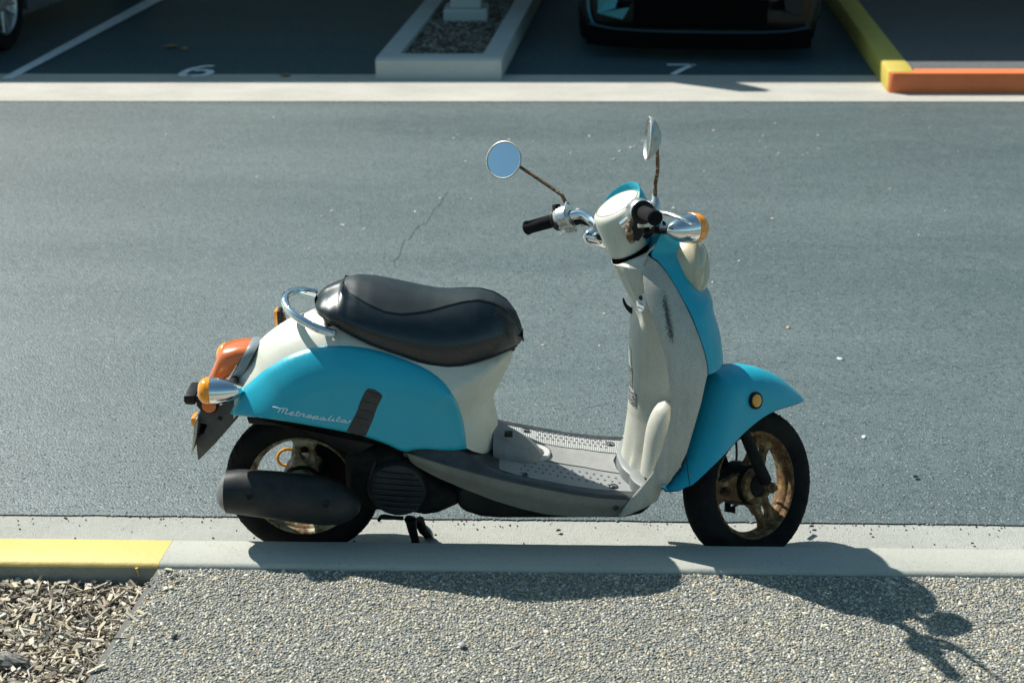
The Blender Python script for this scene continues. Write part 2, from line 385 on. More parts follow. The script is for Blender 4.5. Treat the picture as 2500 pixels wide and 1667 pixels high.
GUTTER = m_conc('gutter_concrete', (.42, .425, .39), (.27, .275, .25), .004, .75); CURBC = m_conc('kerb_concrete', (.43, .43, .385), (.30, .305, .27), .0016, .7)
STRIP = m_conc('swale_concrete', (.46, .445, .40), (.33, .32, .285), .002, .9); ISLC = m_conc('island_concrete', (.42, .46, .45), (.32, .36, .35), .003)
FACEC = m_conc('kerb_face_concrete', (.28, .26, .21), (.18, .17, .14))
def m_paintc(name, c, c2, base=(.38, .37, .34), wear=.68):
    t = NT(name); f = t.ramp(t.noise(26, 7, .78), [(wear-.05, 0.), (wear+.02, 1.)]); a = t.ramp(t.noise(4, 5), [(.35, 0.), (.7, 1.)])
    t.col(t.mix(t.mix(c, c2, a), base, f)); t.rough(.55); t.bump(t.noise(60, 5), .0012); t.bump(t.noise(400, 3), .0004); return t.m
YELLOW = m_paintc('yellow_kerb_paint', (.60, .42, .11), (.66, .47, .15)); YELLOWF = m_paintc('old_yellow_kerb_paint', (.56, .44, .08), (.48, .38, .07), wear=.62)
ORANGEK = m_paintc('orange_red_kerb_paint', (.70, .17, .05), (.58, .14, .04)); WHITEL = m_paintc('white_line_paint', (.74, .80, .82), (.62, .68, .70), (.1, .12, .13), .62)
CEMENT = m_conc('aggregate_cement', (.17, .168, .152), (.11, .108, .10), .003)
def m_island(name, cols, rough=.6, bump=0, att='Random Per Island'):
    t = NT(name); g = t.n('ShaderNodeNewGeometry'); n = len(cols); r = t.ramp(g.outputs[att], [(i/n, c) for i, c in enumerate(cols)], 'CONSTANT')
    t.col(t.mix(r, (.5, .5, .5), t.ramp(t.noise(300, 3), [(.35, .0), (.8, .22)]), 'OVERLAY')); t.rough(rough)
    if bump: t.bump(t.noise(90, 5, .6, stretch=(1, 1, 1)), bump)
    return t.m
PEB = m_island('river_pebbles', [(0.288, 0.287, 0.255), (0.225, 0.232, 0.212), (0.389, 0.365, 0.286), (0.163, 0.174, 0.165), (0.327, 0.326, 0.293), (0.467, 0.435, 0.333), (0.257, 0.244, 0.2), (0.405, 0.333, 0.223), (0.202, 0.213, 0.2), (0.545, 0.528, 0.457), (0.311, 0.294, 0.239), (0.264, 0.275, 0.262), (0.342, 0.294, 0.2), (0.241, 0.248, 0.231), (0.35, 0.337, 0.278), (0.14, 0.15, 0.145)], .55)
CHIP = m_island('weathered_wood_chips', [(.44, .40, .31), (.27, .235, .18), (.52, .47, .38), (.15, .12, .09), (.62, .58, .50), (.38, .30, .20), (.09, .075, .06), (.48, .43, .34), (.20, .165, .12), (.36, .32, .26), (.56, .47, .33)], .8, .001)
AGG = m_island('asphalt_stones', [(.085, .108, .112), (.11, .135, .138), (.065, .085, .09), (.14, .16, .162), (.10, .12, .125), (.19, .20, .195)], .6, .0005)
SOIL = m_conc('dark_soil', (.17, .155, .13), (.10, .09, .08), .012); MULCHG = m_conc('mulch_ground', (.10, .08, .06), (.05, .04, .03), .01)
LEAF = m_island('dry_leaf', [(.30, .17, .07), (.38, .24, .10), (.24, .15, .07)], .7)
PETAL = m_island('pale_litter', [(.60, .40, .32), (.62, .58, .52), (.5, .34, .24), (.55, .55, .53)], .8)
CARP = simple('dark_car_paint', (.002, .004, .006), .3, coat=.2, rv=.03); CARG = simple('silver_car_paint', (.30, .31, .32), .3, metal=.5, coat=.6)
BLACKG = simple('matt_black_grille', (.0015, .0015, .0015), .95); BLACKG.node_tree.nodes['Principled BSDF'].inputs['Specular IOR Level'].default_value = .1
CARGL = simple('car_glass', (.01, .012, .014), .05); CARTRIM = simple('car_trim_reflection', (.035, .16, .21), .3, metal=.8)  # trim's blue-green is a reflection put into the colour
STEELW = simple('white_painted_steel', (.6, .6, .58), .5)

# ------------------------------------------------------------------ the setting
def slab(name, pts, z0, z1, mat, bevel=0, sub=0, jit=0.0, parent=None, **props):   # prism from a plan polygon
    n = len(pts); mb = MB(); mb.add([(x, y, z1) for x, y in pts]+[(x, y, z0) for x, y in pts], [tuple(range(n))]+[(i, i+n, (i+1) % n+n, (i+1) % n) for i in range(n)]+[tuple(range(n, 2*n))[::-1]])
    return mb.build(name, mat, parent, smooth=True, angle=35, bevel=bevel, **props)
S = dict(kind='structure')
def sheet(name, pts, z, mat, **props):
    return MB().add([(x, y, z) for x, y in pts], [tuple(range(len(pts)))]).build(name, mat, smooth=False, **props)
sheet('ground', [(-300, -300), (300, -300), (300, 300), (-300, 300)], -.02, ROAD, **S)
def wavy(x0, x1, y, amp, n): return [(x0+(x1-x0)*i/n, y+amp*(rng.random()-.5)) for i in range(n+1)]
near = lambda x: 5.423+.019*x
far = lambda x: 6.22+.012*x
road = wavy(-9, 9, .168, .006, 300)
sheet('road', [(-9, near(-9)+.02)]+road+[(9, near(9)+.02)], 0.003, ROAD, **S)
sheet('gutter', [(-9, -.21), (9, -.21), (9, .2), (-9, .2)], -.001, GUTTER, **S)
sheet('concrete_strip', [(x, near(x)) for x in (-9, 9)]+[(x, far(x)) for x in (9, -9)], 0.007, STRIP, **S)
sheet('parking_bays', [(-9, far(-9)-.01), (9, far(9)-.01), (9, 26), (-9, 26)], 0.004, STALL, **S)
# near kerb: yellow left end, bare concrete beyond
a, b = atz(422.6, 1314.8, .14), atz(390, 1369, .14)
XK = float(a[0]); XK2 = float(b[0])
def kerb_bar(name, x0a, x0b, x1a, x1b, mat, z0=.0):
    """kerb along x; a = road side edge, b = pavement side edge"""
    rows = []; n = max(2, int(abs(x1a-x0a)/.04))
    for i in range(n+1):
        t = i/n; xa, xb = x0a+(x1a-x0a)*t, x0b+(x1b-x0b)*t; j = lambda s: (rng.random()-.5)*s
        zt = .14+j(.0012)
        rows.append([(xa, -.185, -.02), (xa, -.190+j(.001), zt-.012), (xa, -.194, zt-.004), (xa, -.201, zt), (xb, -.305, zt), (xb, -.313, zt-.003), (xb, -.318+j(.001), zt-.011), (xb, -.320, z0-.06)])
    mb = MB(); mb.grid(rows, cap=True)
    return mb, rows
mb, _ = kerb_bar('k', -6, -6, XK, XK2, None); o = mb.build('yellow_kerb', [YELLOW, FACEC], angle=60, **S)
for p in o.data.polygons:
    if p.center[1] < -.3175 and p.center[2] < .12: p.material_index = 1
# paint run on the kerb's back face
MB().tube([(XK2-.055, -.3195, .130), (XK2-.053, -.3205, .118), (XK2-.050, -.3205, .108)], [.004, .002, .0022], 8, sub=3).build('paint_drip', YELLOW, o, label='yellow paint run on the bare kerb face')
mb, _ = kerb_bar('k', XK+.001, XK2+.001, 8, 8, None); mb.build('kerb', CURBC, angle=60, **S)
# pavement (exposed aggregate) and planting bed
e0, e1 = atz(390, 1369, .14), atz(199, 1667, .14); ex = lambda y: float(e0[0]+(e1[0]-e0[0])*(y-e0[1])/(e1[1]-e0[1]))
PZ = .128
slab('pavement', [(ex(-.3205), -.3205), (8, -.3205), (8, -4), (ex(-4), -4)], -.02, PZ, CEMENT, **S)
sheet('planting_bed', [(-8, -.3207), (ex(-.3207)-.001, -.3207), (ex(-4)-.001, -4), (-8, -4)], .062, MULCHG, **S)
# instanced small stones and chips as real geometry
ico = bmesh.new(); bmesh.ops.create_icosphere(ico, subdivisions=1, radius=1); IV = np.array([v.co[:] for v in ico.verts]); IFc = np.array([[v.index for v in f.verts] for f in ico.faces]); ico.free()
BV = np.array([(x, y, z) for x in (-1, 1) for y in (-1, 1) for z in (-1, 1)], float); BF = np.array([(0, 1, 3), (0, 3, 2), (4, 6, 7), (4, 7, 5), (0, 4, 5), (0, 5, 1), (2, 3, 7), (2, 7, 6), (0, 2, 6), (0, 6, 4), (1, 5, 7), (1, 7, 3)])
def scatter(name, pos, scale, yaw, tilt, mat, base='ico', jitter=.18, smooth=True, taper=False, **props):
    V, Fc = (IV, IFc) if base == 'ico' else (BV, BF)
    n = len(pos); v = np.repeat(V[None], n, 0)
    if jitter: v = v*(1+(rng.random(v.shape)-.5)*2*jitter)
    v = v*scale[:, None, :]
    c, s = np.cos(tilt[:, 0])[:, None], np.sin(tilt[:, 0])[:, None]; y, z = v[..., 1]*c-v[..., 2]*s, v[..., 1]*s+v[..., 2]*c
    c, s = np.cos(tilt[:, 1])[:, None], np.sin(tilt[:, 1])[:, None]; x, z = v[..., 0]*c+z*s, -v[..., 0]*s+z*c
    c, s = np.cos(yaw)[:, None], np.sin(yaw)[:, None]; x, y = x*c-y*s, x*s+y*c
    v = np.stack([x, y, z], -1)+pos[:, None, :]
    f = Fc[None]+(np.arange(n)*len(V))[:, None, None]
    me = bpy.data.meshes.new(name); nv, nf = v.shape[0]*v.shape[1], f.shape[0]*f.shape[1]
    me.vertices.add(nv); me.vertices.foreach_set('co', v.reshape(-1).astype(np.float32)); me.loops.add(nf*3); me.loops.foreach_set('vertex_index', f.reshape(-1).astype(np.int32))
    me.polygons.add(nf); me.polygons.foreach_set('loop_start', np.arange(0, nf*3, 3, dtype=np.int32)); me.polygons.foreach_set('use_smooth', np.full(nf, smooth)); me.update(calc_edges=True); me.materials.append(mat)
    return link(name, me, **props)
def jgrid(x0, x1, y0, y1, p, j=.42):
    gx, gy = np.meshgrid(np.arange(x0, x1, p), np.arange(y0, y1, p)); gx = gx+(np.arange(gx.shape[0]) % 2)[:, None]*p/2
    P = np.c_[gx.ravel(), gy.ravel()]; return P+(rng.random(P.shape)-.5)*2*j*p
P = jgrid(-1.4, 1.6, -1.2, -.3235, .0063); P = P[(P[:, 0] > np.array([ex(y) for y in P[:, 1]])+.012)]
P = P[~((P[:, 0] < XK2+.07) & (P[:, 1] > -.33))]; n = len(P)
r = .0020+.0026*rng.random(n)**1.2; r[rng.random(n) < .03] *= 1.45
sc_ = np.c_[r*(1.05+1.0*rng.random(n)), r*(.8+.3*rng.random(n)), r*(.40+.30*rng.random(n))]
scatter('pavement_pebbles', np.c_[P, PZ-.0010+.0022*rng.random(n)], sc_, rng.random(n)*PI, (rng.random((n, 2))-.5)*.75, PEB, jitter=.3, kind='stuff', label='small river pebbles set in the exposed aggregate pavement', category='pebbles')
# road stones near the gutter
P = jgrid(-1.9, 1.9, .172, .95, .0098); n = len(P); keep = rng.random(n) < np.clip(1.25-(P[:, 1]-.17)*1.1, .25, 1)
P = P[keep]; n = len(P); r = .0030+.0028*rng.random(n)
scatter('road_stones', np.c_[P, .0005+.0018*rng.random(n)-.0008], np.c_[r*(1+.4*rng.random(n)), r, r*.62], rng.random(n)*PI, (rng.random((n, 2))-.5)*.6, AGG, kind='stuff', label='coarse stones standing proud along the worn edge of the asphalt', category='asphalt stones')
# wood chips
P = np.c_[rng.uniform(-1.75, -.6, 26000), rng.uniform(-1.25, -.33, 26000)]; P[:40, 0] = np.array([ex(y) for y in P[:40, 1]])+rng.exponential(.03, 40)
P = P[P[:, 0] < np.array([ex(y) for y in P[:, 1]])-.010*(np.arange(len(P)) > 39)+(np.arange(len(P)) < 40)*.3]; n = len(P)
L = .0045+.019*rng.random(n)**3; wd = .0012+.0042*rng.random(n)**2.2
scatter('wood_chips', np.c_[P, np.where(np.arange(n) < 40, PZ+.006, .066+.034*rng.random(n))], np.c_[L, wd, .0008+.0016*rng.random(n)], rng.random(n)*PI*2, (rng.random((n, 2))-.5)*np.array([1.3, .8]), CHIP, 'box', .3, False, kind='stuff', label='weathered grey and tan wood chip mulch in the planting bed', category='mulch')
def bark(name, x, y, L, w_, h, yaw, z, label):
    rows = []
    for i in range(9):
        t = i/8; k = math.sin(PI*min(max(t, .06), .94))**.5
        rows.append([np.array([(t-.5)*L, math.cos(a)*w_*k*(1+.25*math.sin(5*a+i)), math.sin(a)*h*k*(1+.3*math.sin(7*a+2*i))]) for a in np.linspace(0, 2*PI, 15)[:-1]])
    c, s = math.cos(yaw), math.sin(yaw)
    return MB().grid(rows, cyc=True, cap=True).xf(lambda p: (x+p[0]*c-p[1]*s, y+p[0]*s+p[1]*c, z+p[2])).build(name, BARK, smooth=False, label=label, category='bark')
BARK = simple('grey_bark', (.11, .105, .10), .85, c2=(.26, .245, .22), sc=45, bump=.003, bs=70)
p = atz(28, 1612, .10); bark('bark_chunk', p[0]-.01, p[1], .10, .018, .014, -.08, .102, 'large dark grey chunk of bark lying on the mulch')
# loose pebble and small litter
p = atz(*zz_ if False else (600+1128/2.138, 1290+603/2.138), PZ+.01)
MB().lathe([(-.005, 0), (-.004, .006), (0, .0095), (.004, .006), (.005, 0)], p, (0, .1, 1), 14).build('loose_pebble', simple('grey_pebble', (.30, .31, .32), .6), label='smooth grey loose pebble lying on the aggregate pavement', category='pebble')
p = atz(1430/3.36, 1230+1078/3.36, PZ+.008)
MB().lathe([(-.005, 0), (-.004, .006), (0, .008), (.004, .005), (.005, 0)], p, (0, .1, 1), 12).build('loose_pebble', simple('dark_pebble', (.06, .075, .08), .5), label='dark slate loose pebble on the pavement near the mulch bed', category='pebble')
def leaf(px, py, z, L, yaw, label, mat=LEAF, curl=.35, wd=.45):
    p = atz(px, py, z); rows = []
    for i in range(7):
        t = i/6; hw = L*wd*math.sin(PI*min(t*.96+.02, 1))**.8; rows.append([np.array([(t-.5)*L, s*hw, abs(s)*hw*curl*1.2+L*curl*(t-.5)**2+.002]) for s in (-1, -.5, 0, .5, 1)])
    c, s = math.cos(yaw), math.sin(yaw); mb = MB().grid(rows)
    mb.tube([(-.5*L, 0, L*curl*.25+.002), (-.75*L, .02*L, L*curl*.2+.002)], .02*L, 5)
    mb.xf(lambda q: (p[0]+q[0]*c-q[1]*s, p[1]+q[0]*s+q[1]*c, z+q[2]))
    return mb.build('leaf', mat, label=label, category='leaf')
leaf(418, 118, .008, .10, .3, 'curled dry leaf in parking bay above the painted 6')
leaf(448, 122, .008, .07, 2.2, 'small dry leaf lying against the curled leaf in the left bay')
leaf(697, 187, .008, .07, .1, 'tan dry leaf on the edge of the concrete strip left of the island')
leaf(1364, 1297-0, .004, .015, .4, 'tiny dark leaf on the gutter concrete left of the front wheel', BLACK)
leaf(1982, 1287, .004, .015, .2, 'tiny dark leaf on the gutter concrete just right of the front wheel', BLACK)
leaf(2236, 1166, .006, .018, .8, 'dark leaf scrap on the asphalt right of the front wheel', BLACK)
leaf(2126, 1305, .003, .010, 1.1, 'small dark scrap on the gutter right of the front wheel', BLACK)
leaf(2374, 1328, .003, .010, .5, 'small dark scrap on the gutter near the right picture edge', BLACK)
P = np.array([atz(rng.uniform(1050, 2100), 330+abs(rng.normal(0, 45)), .004) for _ in range(60)]+[atz(rng.uniform(0, 2500), rng.uniform(270, 900), .004) for _ in range(60)]+[atz(rng.uniform(700, 1200), rng.uniform(480, 560), .004) for _ in range(8)])
r = .002+.007*rng.random(len(P))**2.4
ex_ = np.array([atz(x*1.063, y*1.063, .004) for x, y in ((785, 515), (790, 517), (824, 482), (740, 497), (690, 520), (1640, 300), (1880, 311), (1410, 366), (2045, 434), (1930, 824), (630, 270), (1985, 1003))]); P = np.vstack([P, ex_]); r = np.r_[r, rng.uniform(.004, .012, len(ex_))]
q_ = np.c_[rng.uniform(-1.6, 1.7, 420), np.where(rng.random(420) < .5, .165-np.abs(rng.normal(0, .03, 420)), rng.uniform(-.18, .16, 420)), np.full(420, .001)]; r_ = .0008+.0022*rng.random(420)**2
scatter('gutter_debris', q_, np.c_[r_*1.4, r_, r_*.7], rng.random(420)*PI, np.zeros((420, 2)), m_island('dark_crumbs', [(.05, .05, .045), (.10, .095, .08), (.03, .03, .03), (.16, .14, .10)], .9), kind='stuff', label='dark crumbs and grit lying in the concrete gutter', category='grit')
scatter('ground_litter', P, np.c_[r*1.6, r, r*.25], rng.random(len(P))*PI, np.zeros((len(P), 2)), PETAL, kind='stuff', label='pale petals and crumbs scattered over the asphalt', category='litter')
cp_ = [(1092, 470), (1070, 505), (1060, 512), (1042, 545), (1034, 548), (1015, 560), (1000, 585), (985, 592), (975, 625), (962, 640), (966, 655)]
cw_ = [atz(x*1.0, y) for x, y in cr(np.array(cp_, float), 5)]
MB().grid([[(p[0]-h, p[1]+(rng.random()-.5)*.004, .0045), (p[0]+h+.001, p[1]+(rng.random()-.5)*.004, .0045)] for p in cw_ for h in [.0003+.0014*rng.random()]]).build('road_crack', simple('crack_dark', (.05, .056, .058), .9), smooth=False, kind='structure')
# ---- far side: painted line, numbers, island, kerbs
def strip_line(name, p0, p1, wd, z, mat, **pr):
    p0, p1 = np.array(p0[:2]), np.array(p1[:2]); d = (p1-p0)/np.linalg.norm(p1-p0); q = np.array([-d[1], d[0]])*wd/2
    return sheet(name, [tuple(p0+q), tuple(p0-q), tuple(p1-q), tuple(p1+q)], z, mat, **pr)
sheet('bay_line', [tuple(atz(x, y)[:2]) for x, y in ((2, 196), (30, 196), (402, 0), (362, 0))], .009, WHITEL, kind='structure')
def stroke_mesh(paths, M, wd, name, mat, **pr):
    mb = MB()
    for P_ in paths:
        P_ = cr(np.array(P_, float), 6) if len(P_) > 2 else np.array(P_, float); rows = []
        for i, p in enumerate(P_):
            t = P_[min(i+1, len(P_)-1)]-P_[max(i-1, 0)]; t /= np.linalg.norm(t)+1e-9; q = np.array([-t[1], t[0]])*wd/2; rows.append([M(p+q), M(p-q)])
        mb.grid(rows)
    return mb.build(name, mat, smooth=False, **pr)
# digits in a unit box 0.6 wide, 1 high
def digit_map(px, py, sx, sy):
    o_ = atz(px, py); return lambda p: (o_[0]+p[0]*sx+p[1]*.02, o_[1]+p[1]*sy, .0085)
stroke_mesh([[(.46, 1.0), (.30, 1.0), (.10, .72), (.04, .42), (.06, .12), (.18, .0)], [(.28, 0.0), (.48, .08), (.56, .30), (.50, .52), (.30, .60), (.20, .52)]], digit_map(433, 189, .34, .33), .16, 'bay_number', WHITEL,
            label='white stencilled number 6 painted on the asphalt of the left bay', category='painted number')
stroke_mesh([[(.0, .96), (.60, .96)], [(.58, .98), (.32, .5), (.10, .0)]], digit_map(1631, 185, .32, .34), .14, 'bay_number', WHITEL,
            label='white stencilled number 7 painted in front of the parked dark car', category='painted number')
# island: concrete frame round soil
I = {k: tuple(float(c) for c in v) for k, v in dict(a=(-1.035, 6.045), b=(-.20, 6.06), c=(.70, 17.5), d=(-.36, 17.5)).items()}
fr_o = [I['a'], I['b'], I['c'], I['d']]
inn = [(-.885, 6.20), (-.325, 6.21), (.52, 17.3), (-.21, 17.3)]
mb = MB(); zt = .15; ch = .018
def shrink(P_, d, c=None):
    P_ = np.array(P_); c = P_.mean(0); return [tuple(p+(c-p)/np.linalg.norm(c-p)*d) for p in P_]
lay = [[(x, y, -.01) for x, y in fr_o], [(x, y, zt-ch) for x, y in fr_o], [(x, y, zt) for x, y in shrink(fr_o, ch*1.3)], [(x, y, zt) for x, y in inn], [(x, y, .02) for x, y in shrink(inn, .004)]]
mb.grid(lay, cyc=True); o = mb.build('island_kerb', ISLC, angle=30, **S)
sheet('island_soil', [(x, y) for x, y in inn], .105, SOIL, **S)
P = np.c_[rng.uniform(-.95, .2, 9000), rng.uniform(6.15, 9.4, 9000)]
P = P[inside(P, np.array(inn))]; n = len(P); L = .006+.02*rng.random(n)**2
scatter('island_mulch', np.c_[P, .106+.012*rng.random(n)], np.c_[L, L*.4, .002+.004*rng.random(n)], rng.random(n)*PI*2, (rng.random((n, 2))-.5)*1., m_island('dark_mulch', [(.17, .145, .11), (.10, .09, .07), (.24, .21, .17), (.06, .05, .04), (.30, .28, .24)], .85), 'box', .3, False, kind='stuff', label='dark bark mulch filling the concrete island', category='mulch')
# right: yellow kerb and orange red kerb round a raised pavement
ylo, yhi = np.array([2.27, 5.70]), np.array([2.55, 9.3]); dirn = (yhi-ylo)/np.linalg.norm(yhi-ylo)
yk = [tuple(ylo+dirn*t) for t in (0, 14)]; yr = [tuple(np.array([2.445, 5.715])+dirn*t) for t in (0, 14)]
YA, YB, YC, YD = yk[0], yr[0], yr[1], yk[1]
YA = (2.292, 5.752); YB = (2.460, 5.754)
slab('yellow_kerb', [YA, YB, YC, YD], -.01, .138, YELLOWF, bevel=.015, **S)
oy = lambda x: 5.715+.02*(x-2.445)
slab('orange_kerb', [(2.318, oy(2.30)-.012), (12, oy(12)-.012), (12, oy(12)+.135), (2.4725, oy(2.45)+.135), (2.4555, oy(2.45)+.032), (2.294, oy(2.27)+.033), (2.296, oy(2.28)+.008)], -.01, .136, ORANGEK, bevel=.010, **S)
slab('raised_pavement', [(2.4615, oy(2.45)+.136), (12, oy(12)+.136), (12, 20), (3.5, 20)], -.01, .132, WALKB, **S)

# ------------------------------------------------------------------ carport whose roof shades the bays
cp = link('carport', None, label='carport roof on steel posts over the parking bays, its footing in the island', category='carport'); cp.location = (0, 7.7, 0)
def cpart(name, mb, mat, **kw):
    mb.v = [(x, y-7.7, z) for x, y, z in mb.v]; return mb.build(name, mat, cp, **kw)
RZ = 2.9; edge = lambda x: 5.965+.022*(x+2.136)+1.626
rf = MB(); n = 40
rf.add([(-14, edge(-14), RZ), (14, edge(14), RZ), (14, 30, RZ+.35), (-14, 30, RZ+.35), (-14, edge(-14), RZ-.12), (14, edge(14), RZ-.12), (14, 30, RZ+.2), (-14, 30, RZ+.2)],
       [(0, 1, 2, 3), (7, 6, 5, 4), (0, 4, 5, 1), (1, 5, 6, 2), (2, 6, 7, 3), (3, 7, 4, 0)])
cpart('roof', rf, STEELW, smooth=False)
# unseen plate added under the roof edge, outlined to cast the strip's small shadow
gp = [atz(1560, 196)[:2], atz(1640, 205)[:2], atz(1815, 228)[:2], atz(1878, 228)[:2], atz(1884, 223)[:2], atz(1800, 205)[:2], atz(1790, 196)[:2]]
gp = [(float(x)-2.136, float(y)+1.626) for x, y in gp]
bk_ = MB().add([(x, y, RZ-.06) for x, y in gp]+[(x, y, RZ-.01) for x, y in gp], [tuple(range(7)), tuple(range(7, 14))[::-1]]+[(i, i+7, (i+1) % 7+7, (i+1) % 7) for i in range(7)])
cpart('shadow_plate', bk_, STEELW, smooth=False)
for x0 in (-6.4, -.52, 5.3):
    yb = 7.86+.02*x0
    cpart('post', MB().box((x0-.06, yb-.06, .14), (x0+.06, yb+.06, RZ-.10)), simple('grey_steel', (.25, .27, .28), .5), smooth=False, bevel=.006)
    cpart('footing', MB().box((x0-.17, yb-.17, .08), (x0+.17, yb+.17, .20)).box((x0-.12, yb-.12, .2), (x0+.12, yb+.12, .33)), ISLC, smooth=False, bevel=.012)

# ------------------------------------------------------------------ the scooter
SB = link('motor_scooter', None, label='weathered turquoise and cream motor scooter with black seat parked at the kerb', category='scooter')
def part(name, mb, mat, parent=SB, **kw): return mb.build(name, mat, parent, **kw)
# --- wheels
def wheel_geo(c, ax, up, ph, rimmat, front):
    """c centre, ax axle direction (towards the camera side), up reference"""
    c = np.asarray(c, float); ax = np.asarray(ax, float); ax /= np.linalg.norm(ax)
    hp_ = [(.022, .137), (.030, .1445), (.036, .152), (.0425, .164), (.0460, .177), (.0445, .189), (.0365, .2000), (.020, .2062)]; prof = [(-a_, b_) for a_, b_ in hp_]+[(0, .2085)]+hp_[::-1]
    ty = MB().lathe(prof, c, ax, 72, a0=up)
    root = part('wheel', MB().lathe([(-.035, 0), (-.035, .022), (-.03, .03), (.03, .03), (.035, .022), (.035, 0)], c, ax, 24, a0=up), rimmat)
    t = part('tyre', ty, RUBBER, root)
    u0 = np.asarray(up, float); u0 = u0-ax*(u0@ax); u0 /= np.linalg.norm(u0); v0 = np.cross(ax, u0)
    # tread grooves as thin dark sipes standing proud of the shoulder
    tr = MB()
    for i in range(44):
        for sg in (-1, 1):
            a = (i+.5*(sg > 0))*2*PI/44; P_ = []
            for (d, rr) in ((.012, .2082), (.028, .2045), (.040, .196), (.0455, .186)):
                aa = a+d*2.2; P_.append(c+ax*d*sg+(rr-.0010)*(math.cos(aa)*u0+math.sin(aa)*v0))
            tr.tube(P_, [.0016, .0022, .0022, .0010], 5)
    part('tread', tr, RUBBER, t, kind='stuff')
    rp = [(.008, .1285), (.013, .1315), (.016, .1355), (.0265, .1365), (.0300, .1385), (.0325, .1425), (.0305, .1450), (.026, .1440), (.018, .139)]; rim = MB().lathe(rp+[(-a_, b_) for a_, b_ in rp[::-1]]+[(0, .128), rp[0]], c, ax, 72, a0=up)
    part('rim', rim, rimmat, root)
    for k in range(3):
        sp = MB(); base = ph+k*2*PI/3; d = math.cos(base)*u0+math.sin(base)*v0; e = -math.sin(base)*u0+math.cos(base)*v0
        N = 40; rows = []
        def loop_(sh, y_, kk):
            out = []
            for q in range(N):
                a_ = q*2*PI/N; ca_, sa_ = math.cos(a_), math.sin(a_)
                if sh == 'o':
                    m_ = max(abs(ca_), abs(sa_)); ux, uy = ca_/m_, sa_/m_; rr_ = .082+.049*ux; hw = .026+.013*abs(ux)**2.5+(.004 if ux < 0 else 0)
                    out.append(c+d*(rr_-kk*ux)+e*(uy*(hw-kk))+ax*y_)
                else: out.append(c+d*(.092+(.021+kk)*ca_)+e*((.0125+kk)*sa_)+ax*y_)
            return out
        th = .0125
        rows = [loop_('i', -th+.002, 0), loop_('i', -th, .002), loop_('o', -th, .003), loop_('o', -th+.003, 0), loop_('o', th-.003, 0), loop_('o', th, .003), loop_('i', th, .002), loop_('i', th-.002, 0), loop_('i', -th+.002, 0)]
        sp.grid(rows, cyc=True)
        part('spoke', sp, rimmat, root, angle=35)
    part('hub', MB().lathe([(.026, .030), (.040, .031), (.043, .034), (.043, .044), (.040, .048), (.030, .049), (.018, .046)], c, ax, 40, a0=up), rimmat, root)
    part('shade_black_hub', MB().lathe([(.040, 0), (.040, .018), (.037, .030), (.024, .046), (.010, .056), (-.02, .058), (-.03, .060), (-.052, .060), (-.056, .03), (-.056, 0)], c, ax, 40, a0=up), BLACKM, root)  # black colour stands in for the shading on the hub barrel
    return root, u0, v0
hubR = np.array([-.559, 0, .208]); hubF_l = np.array([.636, 0, .207])
wheel_geo(hubR, (0, -1, 0), (0, 0, 1), -.08, RUSTR, False)
axF = st(hubF_l+np.array([0, -1, 0]))-st(hubF_l); cF = st(hubF_l); upF = st(hubF_l+np.array([0, 0, 1.]))-cF
wheel_geo(cF, axF, upF, -.52, RUSTW, True)
MS = st
# fork legs, axle, drum
def sym(f): return [f(-1), f(1)]
for sg in (-1, 1):
    top = ats(*zz(6, 745, 590), -.062); bot = ats(*zz(6, 925, 1010), -.074); top[1] = .060*sg; bot[1] = .074*sg
    if True:
        part('fork_leg', MB().tube([MS(top+(top-bot)*.22), MS(top), MS(bot)], [.0135, .014, .0175], 16), BLACKM)
part('axle_nut', MB().lathe([(-.01, 0), (-.01, .016), (.006, .016), (.010, .011), (.018, .009), (.018, 0)], MS(hubF_l+np.array([0, -.085, 0])), axF, 6), m_rust('rusty_nut', (.2, .15, .1), .7), angle=20)
part('brake_drum', MB().lathe([(-.032, 0), (-.032, .050), (-.055, .056), (-.062, .05), (-.062, 0)], cF, axF, 40), BLACKM)
px_ = lambda x, y: (1640+x/4.356, 980+y/4.356)
part('brake_arm', MB().tube([MS(ats(*px_(x, y), .062)) for x, y in ((585, 760), (590, 900), (592, 1080), (600, 1160))], [.008, .007, .008, .011], 8, sub=3), BLACKM)
part('brake_rod', MB().tube([MS(ats(*px_(x, y), .062)) for x, y in ((590, 1165), (650, 1120), (730, 1075), (800, 1000))], .0035, 8, sub=3), BLACKM)
part('brake_pivot', MB().tube([MS(ats(*px_(640, 1120), .066)), MS(ats(*px_(630, 1180), .066))], [.010, .012], 10), BLACKM)
part('speedometer_cable', MB().tube([MS(hubF_l+np.array(q)) for q in ((.02, .085, .02), (.05, .095, .03), (.055, .09, .09), (.03, .075, .17), (.0, .06, .22))], .0035, 8, sub=6), BLACK)
part('cable_end', MB().tube([MS(ats(*zz(6, 985, 1035), .07)), MS(ats(*zz(6, 1060, 1035), .07))], [.005, .006], 8), CHROMER)
